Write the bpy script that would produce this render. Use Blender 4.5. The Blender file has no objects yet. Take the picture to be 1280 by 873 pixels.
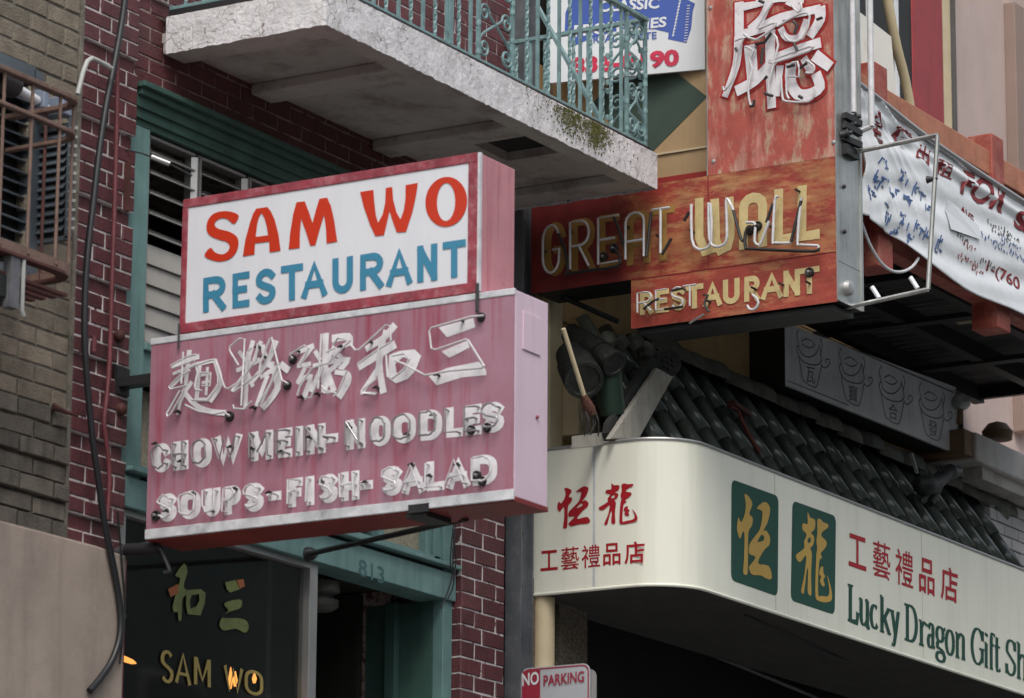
import bpy, math, random
from mathutils import Vector, Matrix
from mathutils.geometry import tessellate_polygon
random.seed(7)
S = bpy.context.scene
COL = S.collection
PI = math.pi

# ------------------------------------------------------------ camera
FPX = 4948.93
YAW, PITCH, ROLL = math.radians(30.7648), math.radians(13.5178), math.radians(.42088)
CAM = Vector((0, -10, 1.6))
fwd = Vector((math.cos(PITCH)*math.cos(YAW), math.cos(PITCH)*math.sin(YAW), math.sin(PITCH)))
rt = fwd.cross(Vector((0, 0, 1))).normalized()
upv = rt.cross(fwd)
r2 = math.cos(ROLL)*rt + math.sin(ROLL)*upv
u2 = -math.sin(ROLL)*rt + math.cos(ROLL)*upv
cam = bpy.data.cameras.new('camera')
cam.sensor_width = 36
cam.lens = FPX*36/1280
cam.clip_start = .5
cam.clip_end = 500
cam.dof.use_dof = True
cam.dof.focus_distance = 20.2
cam.dof.aperture_fstop = 5.0
co = bpy.data.objects.new('camera', cam)
COL.objects.link(co)
m3 = Matrix((r2, u2, -fwd)).transposed()
co.matrix_world = Matrix.Translation(CAM) @ m3.to_4x4()
S.camera = co

# ------------------------------------------------------------ sky and sun (thin overcast)
SUN_EL, SUN_AZ = math.radians(54), math.radians(-146)     # direction to the sun: from the street side, a little behind the camera
W = bpy.data.worlds.new('World')
S.world = W
W.use_nodes = True
nt = W.node_tree
sky = nt.nodes.new('ShaderNodeTexSky')
sky.sky_type = 'NISHITA'
sky.sun_disc = False
sky.sun_elevation = SUN_EL
sky.sun_rotation = math.radians(90) - SUN_AZ
sky.air_density = 1.6
sky.dust_density = 4.0
sky.ozone_density = 1.0
hs = nt.nodes.new('ShaderNodeHueSaturation')
hs.inputs['Saturation'].default_value = .45
nt.links.new(sky.outputs[0], hs.inputs['Color'])
nt.links.new(hs.outputs[0], nt.nodes['Background'].inputs['Color'])
nt.nodes['Background'].inputs['Strength'].default_value = .15
sl = bpy.data.lights.new('sun', 'SUN')
sl.energy = 1.0
sl.angle = math.radians(24)
sl.color = (1, .97, .92)
so = bpy.data.objects.new('sun', sl)
COL.objects.link(so)
sd = Vector((math.cos(SUN_EL)*math.cos(SUN_AZ), math.cos(SUN_EL)*math.sin(SUN_AZ), math.sin(SUN_EL)))
so.rotation_euler = sd.to_track_quat('Z', 'Y').to_euler()
S.view_settings.view_transform = 'Standard'
S.view_settings.look = 'None'
S.view_settings.exposure = .36
S.view_settings.gamma = 1

# ------------------------------------------------------------ materials
MATS = {}
def mat(name, col, rough=.7, metal=0, var=.12, vs=3.0, col2=None, c2s=6.0, c2t=.55, c2w=.12, streak=None, sa=.5, sk=(9, 9, .7), bump=0, bs=60, orand=0, spec=.5, aniso=None, crack=None, emit=None, c2k=None):
    """base colour with brightness variation, optional second colour in noise patches, vertical streaks, cracks and fine relief"""
    if name in MATS: return MATS[name]
    m = bpy.data.materials.new(name); m.use_nodes = True
    n = m.node_tree; N = n.nodes; L = n.links
    b = N['Principled BSDF']
    b.inputs['Roughness'].default_value = rough
    b.inputs['Metallic'].default_value = metal
    b.inputs['Specular IOR Level'].default_value = spec
    g = N.new('ShaderNodeNewGeometry').outputs['Position']
    def noise(scale, det=4, vec=None, rgh=.6):
        t = N.new('ShaderNodeTexNoise'); t.inputs['Scale'].default_value = scale
        t.inputs['Detail'].default_value = det; t.inputs['Roughness'].default_value = rgh
        L.new(vec or g, t.inputs['Vector']); return t.outputs['Fac']
    def mapr(x, a, c, lo=0, hi=1):
        r = N.new('ShaderNodeMapRange'); r.inputs[1].default_value = a; r.inputs[2].default_value = c
        r.inputs[3].default_value = lo; r.inputs[4].default_value = hi
        L.new(x, r.inputs[0]); return r.outputs[0]
    def mix(f, a, c, mode='MIX'):
        x = N.new('ShaderNodeMix'); x.data_type = 'RGBA'; x.blend_type = mode
        for i, v in ((0, f), (6, a), (7, c)):
            if isinstance(v, (int, float)): x.inputs[i].default_value = v
            elif isinstance(v, tuple): x.inputs[i].default_value = (*v, 1) if len(v) == 3 else v
            else: L.new(v, x.inputs[i])
        return x.outputs[2]
    c = col
    if col2:
        kv = None
        if c2k:
            kn = N.new('ShaderNodeMapping'); kn.inputs['Scale'].default_value = c2k; L.new(g, kn.inputs[0]); kv = kn.outputs[0]
        c = mix(mapr(noise(c2s, 7, kv, rgh=.75), c2t-c2w, c2t+c2w), c, col2)
    if streak:
        v = N.new('ShaderNodeMapping'); v.inputs['Scale'].default_value = sk; L.new(g, v.inputs[0])
        c = mix(mapr(noise(2.2, 5, v.outputs[0]), .5, .72, 0, sa), c, streak)
    if aniso:   # faded paint and painted shade along the world y axis: (y0, y1, colour2)
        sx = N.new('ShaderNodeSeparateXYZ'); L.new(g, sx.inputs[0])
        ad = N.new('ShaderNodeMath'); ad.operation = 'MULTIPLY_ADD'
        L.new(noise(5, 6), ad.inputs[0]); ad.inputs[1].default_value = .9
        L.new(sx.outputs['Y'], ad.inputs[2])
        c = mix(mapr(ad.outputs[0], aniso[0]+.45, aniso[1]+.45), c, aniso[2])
    if var:
        c = mix(1.0, c, mix(mapr(noise(vs, 5), .3, .7), (1-var,)*3, (1+var,)*3), 'MULTIPLY')
    if orand:
        oi = N.new('ShaderNodeObjectInfo')
        c = mix(1.0, c, mix(oi.outputs['Random'], (1-orand,)*3, (1+orand, 1+orand*.9, 1+orand*.8)), 'MULTIPLY')
    h = None
    if crack:
        wv = N.new('ShaderNodeVectorMath'); wv.operation = 'MULTIPLY_ADD'
        t = N.new('ShaderNodeTexNoise'); t.inputs['Scale'].default_value = 14; L.new(g, t.inputs['Vector'])
        L.new(t.outputs['Color'], wv.inputs[0]); wv.inputs[1].default_value = (.07,)*3; L.new(g, wv.inputs[2])
        vo = N.new('ShaderNodeTexVoronoi'); vo.feature = 'DISTANCE_TO_EDGE'; vo.inputs['Scale'].default_value = crack[1]
        L.new(wv.outputs[0], vo.inputs['Vector'])
        k = mapr(vo.outputs['Distance'], .0, .045, 1, 0)
        k2 = N.new('ShaderNodeMath'); k2.operation = 'MULTIPLY'; L.new(k, k2.inputs[0]); L.new(mapr(noise(5, 4), .45, .6), k2.inputs[1])
        c = mix(k2.outputs[0], c, crack[0]); h = k2.outputs[0]
    if isinstance(c, tuple): b.inputs['Base Color'].default_value = (*c, 1)
    else: L.new(c, b.inputs['Base Color'])
    if bump:
        bp = N.new('ShaderNodeBump'); bp.inputs['Strength'].default_value = bump; bp.inputs['Distance'].default_value = .01
        L.new(noise(bs, 5), bp.inputs['Height']); nrm = bp.outputs[0]
        L.new(nrm, b.inputs['Normal'])
    if emit:
        b.inputs['Emission Color'].default_value = (*emit[0], 1); b.inputs['Emission Strength'].default_value = emit[1]
    MATS[name] = m
    return m

M = {}
M['maroon'] = mat('maroon_painted_brick', (.108, .032, .038), .55, var=.22, vs=8, col2=(.075, .024, .026), c2s=5, c2t=.58, streak=(.05, .02, .02), sa=.5, sk=(7, 7, 1.2), bump=.5, bs=70, orand=.14)
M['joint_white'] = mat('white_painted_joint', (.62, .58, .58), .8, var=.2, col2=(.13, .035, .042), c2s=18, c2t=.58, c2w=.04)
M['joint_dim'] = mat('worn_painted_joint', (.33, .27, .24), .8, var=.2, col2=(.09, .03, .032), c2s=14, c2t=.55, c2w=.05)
M['maroon_plain'] = mat('maroon_paint', (.135, .03, .038), .5, var=.25, vs=9, bump=.3)
M['tanbrick'] = mat('tan_brick', (.2, .172, .132), .9, var=.25, vs=12, col2=(.15, .125, .095), c2s=4, c2t=.6, bump=.7, bs=90, orand=.2)
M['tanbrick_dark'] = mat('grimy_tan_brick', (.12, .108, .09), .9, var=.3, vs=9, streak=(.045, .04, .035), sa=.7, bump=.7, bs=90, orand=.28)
M['tanjoint'] = mat('tan_mortar', (.23, .21, .175), .95, var=.25, col2=(.09, .08, .065), c2s=5, c2t=.5, bump=.6)
M['stucco'] = mat('beige_stucco', (.35, .29, .25), .92, var=.1, vs=2.5, col2=(.26, .215, .185), c2s=2.2, c2t=.58, c2w=.12, streak=(.15, .125, .11), sa=.3, sk=(6, 6, .5), bump=.35, bs=160)
M['teal'] = mat('teal_paint', (.14, .255, .25), .5, var=.15, vs=6, streak=(.05, .11, .105), sa=.5, bump=.15)
M['teal_dark'] = mat('cornice_green_jamb_shade', (.045, .1, .085), .55, var=.2, vs=5, streak=(.02, .06, .05), sa=.5, bump=.15)
M['teal_rail'] = mat('teal_iron_paint', (.17, .28, .29), .45, var=.2, vs=14, col2=(.05, .09, .085), c2s=16, c2t=.66, bump=.2)
M['alu'] = mat('aluminium', (.42, .42, .42), .42, .6, var=.1)
M['galv'] = mat('galvanized_steel', (.46, .47, .46), .38, .75, var=.22, vs=5, streak=(.2, .2, .19), sa=.6, sk=(12, 12, .8))
M['dark_iron'] = mat('dark_iron', (.035, .035, .037), .5, .4, var=.3)
M['grey_iron'] = mat('grey_painted_iron', (.12, .13, .145), .5, .3, var=.25, col2=(.2, .2, .21), c2s=9, c2t=.62)
M['black_rubber'] = mat('black_rubber', (.014, .015, .018), .42, var=.2)
M['rust'] = mat('rust_brown_paint', (.16, .1, .078), .55, var=.2, vs=9, col2=(.09, .045, .035), c2s=12, c2t=.6, bump=.25)
M['rust_dark'] = mat('dark_rust', (.07, .022, .018), .7, var=.3, vs=12)
M['soffit'] = mat('soffit_paint', (.44, .42, .39), .85, var=.12, vs=3, col2=(.22, .17, .15), c2s=4, c2t=.62, bump=.35, bs=30)
M['peel'] = mat('peeling_white_paint', (.66, .65, .67), .75, var=.16, vs=9, col2=(.24, .16, .15), c2s=15, c2t=.66, c2w=.02, streak=(.4, .36, .34), sa=.5, sk=(9, 9, 3), crack=((.15, .11, .1), 19), bump=.8, bs=34)
M['moss'] = mat('moss', (.1, .1, .028), .95, var=.4, vs=30, bump=.8)
M['pink'] = mat('faded_pink_enamel', (.31, .13, .175), .45, var=.1, vs=3, col2=(.36, .2, .26), c2s=2.2, c2t=.5, c2w=.2, streak=(.3, .035, .07), sa=.75, sk=(1, 11, .55), bump=.08, bs=20)
M['pink_end'] = mat('pale_pink_enamel', (.68, .52, .62), .4, var=.05, vs=3, streak=(.6, .42, .52), sa=.5, sk=(8, 8, .5), bump=.12, bs=14)
M['under_red'] = mat('dark_red_underside', (.2, .02, .018), .5, var=.3)
M['trim_white'] = mat('grimy_white_trim', (.56, .57, .6), .55, var=.2, vs=14, col2=(.3, .3, .32), c2s=10, c2t=.64)
M['frame_red'] = mat('weathered_red_frame', (.29, .045, .065), .5, var=.3, vs=16, col2=(.36, .17, .19), c2s=18, c2t=.6, streak=(.16, .02, .035), sa=.6, sk=(9, 4, 3), bump=.2)
M['frame_side'] = mat('faded_pink_side', (.5, .22, .25), .5, var=.12, vs=6, streak=(.36, .08, .11), sa=.7, sk=(14, 14, .6), col2=(.36, .09, .12), c2s=24, c2t=.68)
M['acrylic'] = mat('white_acrylic', (.7, .71, .76), .3, var=.03, vs=2, streak=(.6, .61, .66), sa=.35, sk=(1, 8, .6))
M['red_vinyl'] = mat('red_orange_vinyl', (.55, .038, .013), .35, var=.05)
M['blue_vinyl'] = mat('blue_vinyl', (.05, .225, .36), .35, var=.05)
M['letter_white'] = mat('worn_white_letter_paint', (.72, .7, .73), .6, var=.1, vs=15, col2=(.5, .4, .45), c2s=20, c2t=.66)
M['tube'] = mat('neon_glass', (.56, .55, .57), .1, var=.15, vs=20, spec=.9)
M['tube_dark'] = mat('blacked_out_tube', (.03, .028, .028), .3, var=.3)
M['tube_grey'] = mat('dirty_neon_glass', (.2, .19, .2), .15, var=.25, vs=9, spec=.9)
M['gw'] = mat('weathered_orange_shaded_paint', (.34, .12, .052), .55, var=.22, vs=9, col2=(.27, .036, .025), c2s=4, c2t=.5, c2w=.045, c2k=(1, 1, 3.2), streak=(.46, .25, .11), sa=.85, sk=(2, 2.5, 12), aniso=(-.82, -.45, (.15, .014, .014)), bump=.15)  # maroon left arm: faded paint with its shade mixed into the colour
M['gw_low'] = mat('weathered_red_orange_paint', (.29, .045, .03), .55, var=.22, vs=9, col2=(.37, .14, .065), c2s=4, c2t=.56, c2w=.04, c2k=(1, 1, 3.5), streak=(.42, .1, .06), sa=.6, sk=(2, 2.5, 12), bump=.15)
M['gw_up'] = mat('weathered_scarlet_paint', (.37, .08, .06), .55, var=.2, vs=9, col2=(.43, .29, .2), c2s=4, c2t=.55, c2w=.045, c2k=(1, 2.6, .9), streak=(.56, .3, .25), sa=.75, sk=(3, 9, 2), bump=.2)
M['cream_letter'] = mat('cream_letter_paint', (.56, .45, .22), .55, var=.15, vs=10, col2=(.45, .24, .1), c2s=22, c2t=.66)
M['cream_dim'] = mat('browned_cream_paint', (.3, .17, .045), .55, var=.2, vs=10)
M['halo'] = mat('red_outline_paint', (.36, .02, .02), .5, var=.2)
M['cream'] = mat('cream_sign_plastic', (.78, .78, .68), .38, var=.03, vs=1.5, streak=(.62, .63, .53), sa=.5, sk=(5, 5, .3))
M['cream_red'] = mat('deep_red_vinyl', (.36, .012, .02), .4, var=.08)
M['sign_green'] = mat('dark_green_vinyl', (.018, .075, .055), .6, var=.06, spec=.25)
M['gold'] = mat('ochre_gold_vinyl', (.5, .32, .07), .6, var=.08)
M['tile'] = mat('dark_green_glazed_tile', (.07, .086, .078), .22, var=.08, vs=2, orand=.3)
M['clay'] = mat('dark_weathered_clay', (.016, .018, .016), .6, var=.4, vs=14, col2=(.06, .062, .055), c2s=18, c2t=.64, bump=.5, bs=50)
M['tile_bed'] = mat('roof_bed', (.03, .032, .03), .8, var=.3)
M['ridge'] = mat('mossy_ridge_tile', (.1, .105, .085), .75, var=.35, vs=8, col2=(.04, .045, .04), c2s=10, c2t=.55, bump=.5, orand=.2)
M['ochre'] = mat('ochre_plywood', (.52, .35, .17), .7, var=.15, vs=2.5, streak=(.34, .2, .08), sa=.5, sk=(3, 3, 1.5), bump=.1)
M['cream_wood'] = mat('cream_painted_wood', (.6, .5, .33), .65, var=.12, vs=5, bump=.15)
M['tan_panel'] = mat('tan_painted_panel', (.42, .29, .16), .65, var=.1, vs=4, streak=(.34, .24, .13), sa=.4)
M['panel_green'] = mat('dark_green_panel_paint', (.045, .075, .06), .7, var=.15, vs=4)
M['red_band'] = mat('red_band_paint', (.3, .025, .022), .55, var=.15)
M['greywood'] = mat('weathered_grey_wood', (.36, .34, .3), .85, var=.2, vs=6, streak=(.24, .21, .18), sa=.7, sk=(14, 14, 4), bump=.4)
M['aggregate'] = mat('pebbled_wall', (.2, .17, .13), .9, var=.5, vs=60, col2=(.08, .065, .05), c2s=45, c2t=.55, bump=1, bs=60)
M['board_grey'] = mat('pale_grey_board', (.74, .75, .77), .6, var=.1, vs=3, streak=(.48, .49, .5), sa=.4)
M['ink'] = mat('dark_ink', (.08, .08, .085), .7, var=.2)
M['black'] = mat('black_paint', (.012, .013, .013), .6, var=.3)
M['interior'] = mat('dark_interior', (.02, .019, .016), .8, var=.3)
M['redwood'] = mat('red_painted_timber', (.3, .06, .045), .6, var=.2, vs=7, col2=(.4, .17, .12), c2s=9, c2t=.6, bump=.25)
M['orangewood'] = mat('faded_orange_timber', (.42, .17, .1), .65, var=.18, vs=7, streak=(.33, .09, .06), sa=.6, sk=(9, 9, 5), bump=.25)
M['deck'] = mat('dark_deck_board', (.035, .035, .035), .8, var=.4, orand=.5)
M['deck_gap_light'] = mat('deck_gap_light_cream', (.4, .35, .24), .7, var=.2)
M['banner'] = mat('white_vinyl_banner', (.78, .8, .83), .38, var=.05, vs=5, bump=.3, bs=16)
M['maroon_ink'] = mat('maroon_marker', (.2, .015, .02), .6, var=.2)
M['blue_ink'] = mat('blue_marker', (.06, .12, .28), .6, var=.2)
M['pinkwall'] = mat('pale_pink_render', (.5, .39, .36), .88, var=.07, vs=3, streak=(.4, .31, .29), sa=.35, sk=(5, 5, .4), bump=.2, bs=120)
M['pink_trim'] = mat('brown_pink_trim', (.28, .2, .17), .7, var=.08)
M['ledge'] = mat('whitewashed_ledge', (.55, .52, .5), .8, var=.12, vs=6, streak=(.36, .31, .28), sa=.5, sk=(14, 14, 1), bump=.3)
M['whitebrick'] = mat('whitewashed_brick', (.42, .41, .42), .8, var=.15, orand=.12, bump=.4)
M['brown'] = mat('brown_wood', (.18, .11, .06), .7, var=.2)
M['redcol'] = mat('peeling_red_column', (.3, .025, .03), .5, var=.12, vs=6, col2=(.4, .3, .3), c2s=3.4, c2t=.68, c2w=.02, streak=(.2, .02, .025), sa=.5, sk=(8, 8, 1.2))
M['boardwhite'] = mat('warm_white_board', (.76, .74, .68), .6, var=.05, col2=(.6, .52, .42), c2s=4, c2t=.68)  # warm white with tan patches
M['hose'] = mat('cream_hose', (.5, .42, .27), .5, var=.1)
M['real_white'] = mat('white_sign_enamel', (.7, .73, .76), .4, var=.04)
M['real_blue'] = mat('blue_sign_paint', (.045, .1, .4), .45, var=.1)
M['real_red'] = mat('magenta_red_sign_paint', (.55, .02, .07), .45, var=.2, vs=20)
M['slat_white'] = mat('frosted_louvre', (.36, .35, .33), .5, var=.12, vs=4, streak=(.26, .25, .24), sa=.4)
M['texglass'] = mat('patterned_glass', (.34, .3, .22), .4, var=.25, vs=60, bump=.8, bs=60)
M['louvre_grey'] = mat('grey_louvre_metal', (.1, .12, .14), .5, .3, var=.2)
M['bluegrey'] = mat('blue_grey_metal', (.22, .26, .34), .5, .2, var=.15)
M['pvc'] = mat('white_pipe', (.6, .61, .63), .35, var=.1)
M['pipe_grey'] = mat('pale_grey_conduit', (.36, .37, .36), .5, var=.15)
M['gold_letter'] = mat('gold_window_letter', (.4, .3, .09), .4, var=.15)
M['lime_letter'] = mat('faded_lime_window_paint', (.15, .18, .055), .5, var=.25, vs=12)
M['orange_patch'] = mat('orange_window_paint', (.33, .1, .03), .5, var=.1)
M['ceramic'] = mat('white_ceramic', (.45, .48, .53), .3, var=.1, col2=(.12, .18, .35), c2s=30, c2t=.66)
M['lamp_glow'] = mat('lit_orange_lamp', (.6, .3, .1), .4, var=0, emit=((1, .36, .08), 1.6))
M['lampshade'] = mat('grey_lamp_cover', (.15, .15, .14), .5, var=.1)
M['road'] = mat('asphalt', (.05, .05, .052), .9, var=.2, bump=.5)
M['pave'] = mat('concrete_pavement', (.26, .25, .24), .9, var=.12, bump=.4)
M['sign_red'] = mat('dull_traffic_red', (.3, .015, .04), .5, var=.1)
M['sign_white'] = mat('dull_sign_white', (.42, .44, .47), .45, var=.08)
M['far_wall'] = mat('far_side_render', (.2, .25, .23), .85, var=.1)
M['far_glass'] = mat('far_side_window_glass', (.03, .035, .04), .1, var=.1)
def glass(name, tint, fac, dust=0):
    m = bpy.data.materials.new(name); m.use_nodes = True
    N = m.node_tree.nodes; L = m.node_tree.links
    N.remove(N['Principled BSDF'])
    t = N.new('ShaderNodeBsdfTransparent'); t.inputs[0].default_value = (*tint, 1)
    g = N.new('ShaderNodeBsdfGlossy'); g.inputs['Roughness'].default_value = .03
    lw_ = N.new('ShaderNodeLayerWeight'); pw = N.new('ShaderNodeMath'); pw.operation = 'POWER'; L.new(lw_.outputs['Facing'], pw.inputs[0]); pw.inputs[1].default_value = 3
    lw_.inputs[0].default_value = .5
    f = N.new('ShaderNodeMath'); f.operation = 'MULTIPLY_ADD'; L.new(pw.outputs[0], f.inputs[0]); f.inputs[1].default_value = fac; f.inputs[2].default_value = .04
    x = N.new('ShaderNodeMixShader'); L.new(f.outputs[0], x.inputs[0]); L.new(t.outputs[0], x.inputs[1]); L.new(g.outputs[0], x.inputs[2])
    out = x.outputs[0]
    if dust:
        d = N.new('ShaderNodeBsdfDiffuse'); d.inputs[0].default_value = (.3, .3, .28, 1)
        y = N.new('ShaderNodeMixShader'); y.inputs[0].default_value = dust; L.new(out, y.inputs[1]); L.new(d.outputs[0], y.inputs[2]); out = y.outputs[0]
    L.new(out, N['Material Output'].inputs[0]); return m
M['glass'] = glass('window_glass', (.7, .76, .73), .55, .025)
M['louvre_glass'] = glass('louvre_glass', (.5, .55, .53), .7, .3)

# ------------------------------------------------------------ geometry helpers
def ray(px, py):
    return (r2*((px-640)/FPX) - u2*((py-436.5)/FPX) + fwd)
class Pl:
    """a vertical plane: origin o, horizontal unit axis u, outward normal n; v is world z"""
    def __init__(s, o, u, n):
        s.o = Vector(o); s.u = Vector(u).normalized(); s.n = Vector(n).normalized()
    def hit(s, px, py, off=0):
        d = ray(px, py); o = s.o + s.n*off
        return CAM + d*((o-CAM).dot(s.n)/d.dot(s.n))
    def ab(s, px, py):
        p = s.hit(px, py) - s.o
        return (p.dot(s.u), p.z)
    def w(s, a, b, off=0):
        return s.o + s.u*a + Vector((0, 0, b)) + s.n*off
def PX(x): return Pl((x, 0, 0), (0, -1, 0), (-1, 0, 0))      # faces the camera side of the street, u towards the kerb
def PY(y): return Pl((0, y, 0), (1, 0, 0), (0, -1, 0))       # parallel to the facades, u along the street
def Z(x0, y0, s):                                            # zoomed sketch coordinates to photo pixels
    return lambda x, y: (x0 + x/s, y0 + y/s)

class MB:
    def __init__(s): s.v = []; s.f = []; s.sm = []
    def add(s, vs, fs, smooth=False):
        k = len(s.v); s.v += [Vector(v) for v in vs]; s.f += [tuple(k+i for i in f) for f in fs]; s.sm += [smooth]*len(fs); return s
    def box(s, x0, x1, y0, y1, z0, z1):
        return s.add([(x, y, z) for z in (z0, z1) for y in (y0, y1) for x in (x0, x1)],
                     [(0, 2, 3, 1), (4, 5, 7, 6), (0, 1, 5, 4), (2, 6, 7, 3), (0, 4, 6, 2), (1, 3, 7, 5)])
    def tube(s, path, r, n=8, caps=True):
        P = [Vector(p) for p in path]; m = len(P)
        rr = r if isinstance(r, (list, tuple)) else [r]*m
        t0 = (P[1]-P[0]).normalized()
        a = t0.cross(Vector((0, 0, 1)))
        if a.length < .1: a = t0.cross(Vector((0, 1, 0)))
        a.normalize(); vs = []
        for i in range(m):
            t = (P[min(i+1, m-1)]-P[max(i-1, 0)])
            if t.length < 1e-9: t = t0
            t.normalize(); a = (a - t*a.dot(t))
            if a.length < 1e-6: a = t.orthogonal()
            a.normalize(); b = t.cross(a)
            for k in range(n):
                q = 2*PI*k/n; vs.append(P[i] + (a*math.cos(q)+b*math.sin(q))*rr[i])
        fs = [(i*n+k, i*n+(k+1) % n, (i+1)*n+(k+1) % n, (i+1)*n+k) for i in range(m-1) for k in range(n)]
        s.add(vs, fs, True)
        if caps: s.add([vs[k] for k in range(n)], [tuple(range(n))]); s.add(vs[-n:], [tuple(range(n))])
        return s
    def lathe(s, base, axis, prof, n=16):
        """prof: (distance along axis, radius)"""
        ax = Vector(axis).normalized(); a = ax.orthogonal().normalized(); b = ax.cross(a); B = Vector(base); vs = []
        for d, r in prof:
            for k in range(n):
                q = 2*PI*k/n; vs.append(B + ax*d + (a*math.cos(q)+b*math.sin(q))*r)
        m = len(prof)
        s.add(vs, [(i*n+k, i*n+(k+1) % n, (i+1)*n+(k+1) % n, (i+1)*n+k) for i in range(m-1) for k in range(n)], True)
        return s
    def prism(s, outline, d):
        """outline: world points in order; d: extrusion vector"""
        P = [Vector(p) for p in outline]; n = len(P); D = Vector(d)
        return s.add(P + [p+D for p in P], [tuple(range(n)), tuple(range(2*n-1, n-1, -1))] + [(i, (i+1) % n, n+(i+1) % n, n+i) for i in range(n)])
    def beam(s, a, b, w, h, up=(0, 0, 1)):
        """rectangular bar from a to b"""
        a = Vector(a); b = Vector(b); t = (b-a).normalized(); sd_ = t.cross(Vector(up))
        if sd_.length < 1e-4: sd_ = t.orthogonal()
        sd_.normalize(); u_ = sd_.cross(t)
        c = [sd_*w/2*i + u_*h/2*j for i, j in ((-1, -1), (1, -1), (1, 1), (-1, 1))]
        return s.add([a+q for q in c]+[b+q for q in c], [(0, 1, 2, 3), (7, 6, 5, 4)]+[(i, (i+1) % 4, 4+(i+1) % 4, 4+i) for i in range(4)])
    def build(s, name, m, parent=None, bevel=0):
        org = Vector(parent_loc(parent)) if parent else Vector((0, 0, 0))
        me = bpy.data.meshes.new(name)
        me.from_pydata([v-org for v in s.v], [], s.f)
        me.polygons.foreach_set('use_smooth', s.sm)
        import bmesh
        bm = bmesh.new(); bm.from_mesh(me)
        bmesh.ops.recalc_face_normals(bm, faces=bm.faces)
        bm.to_mesh(me); bm.free()
        if any(s.sm): me.set_sharp_from_angle(angle=math.radians(42))
        me.materials.append(M[m] if isinstance(m, str) else m)
        o = bpy.data.objects.new(name, me); COL.objects.link(o)
        if parent: o.parent = parent
        if bevel:
            bv = o.modifiers.new('bevel', 'BEVEL'); bv.width = bevel; bv.segments = 2; bv.limit_method = 'ANGLE'
        return o
def parent_loc(p):
    l = Vector((0, 0, 0))
    while p: l = l + Vector(p.location); p = p.parent
    return l
def thing(name, label, cat, loc=(0, 0, 0), group=None):
    o = bpy.data.objects.new(name, None); COL.objects.link(o)
    o.location = loc; o.empty_display_size = .1
    return tag(o, label, cat, group)
def tag(o, label, cat, group=None):
    o['label'] = label; o['category'] = cat
    if group: o['group'] = group
    return o
def struct(o): o['kind'] = 'structure'; return o
def stuff(o): o['kind'] = 'stuff'; return o
def B(name, m, parent, *boxes, bevel=0):
    mb = MB()
    for b in boxes: mb.box(*b)
    return mb.build(name, m, parent, bevel)

def smooth(P, n=4, closed=False):
    """Catmull-Rom through 2-D or 3-D tuples"""
    k = len(P); out = []
    rng = range(k if closed else k-1)
    for i in rng:
        g = (lambda j: P[j % k]) if closed else (lambda j: P[min(max(j, 0), k-1)])
        p0, p1, p2, p3 = g(i-1), g(i), g(i+1), g(i+2)
        for q in range(n):
            t = q/n
            out.append(tuple(.5*((2*b)+(-a+c)*t+(2*a-5*b+4*c-d)*t*t+(-a+3*b-3*c+d)*t**3) for a, b, c, d in zip(p0, p1, p2, p3)))
    if not closed: out.append(tuple(P[-1]))
    return out
def poly(mb, pl, outer, holes=(), off=.002, thick=0):
    """outer, holes: (a, b) lists on plane pl"""
    ls = [[Vector((a, b, 0)) for a, b in L] for L in (outer, *holes)]
    tri = tessellate_polygon(ls); flat = [v for L in ls for v in L]
    mb.add([pl.w(v.x, v.y, off) for v in flat], [tuple(t) for t in tri])
def stroke(mb, pl, path, w, off=.002, closed=False, pen=None, cap=0):
    """flat ribbon on the plane; w half width or list of them; pen=(a, b): half widths of a broad pen"""
    P = [Vector((p[0], p[1])) for p in path]; n = len(P)
    if closed and (P[0]-P[-1]).length < 1e-6: P = P[:-1]; n -= 1
    if cap and not closed:
        P[0] = P[0] + (P[0]-P[1]).normalized()*cap; P[-1] = P[-1] + (P[-1]-P[-2]).normalized()*cap
    L = []; R = []
    for i in range(n):
        a = P[(i-1) % n] if (closed or i > 0) else None
        c = P[(i+1) % n] if (closed or i < n-1) else None
        d1 = (P[i]-a).normalized() if a is not None and (P[i]-a).length > 1e-9 else None
        d2 = (c-P[i]).normalized() if c is not None and (c-P[i]).length > 1e-9 else None
        d1 = d1 or d2; d2 = d2 or d1
        n1 = Vector((-d1.y, d1.x)); n2 = Vector((-d2.y, d2.x)); m = n1+n2
        if m.length < .3: m = n1.copy()
        m.normalize()
        wi = w[i] if isinstance(w, (list, tuple)) else w
        if pen: wi = math.hypot(pen[0]*m.x, pen[1]*m.y)
        k = wi/max(.78, m.dot(n1))
        L.append(P[i]+m*k); R.append(P[i]-m*k)
    vs = [pl.w(v.x, v.y, off+.0003*(i % n)/n) for i, v in enumerate(L+R)]
    mb.add(vs, [(i, (i+1) % n, n+(i+1) % n, n+i) for i in range(n if closed else n-1)])

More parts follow.
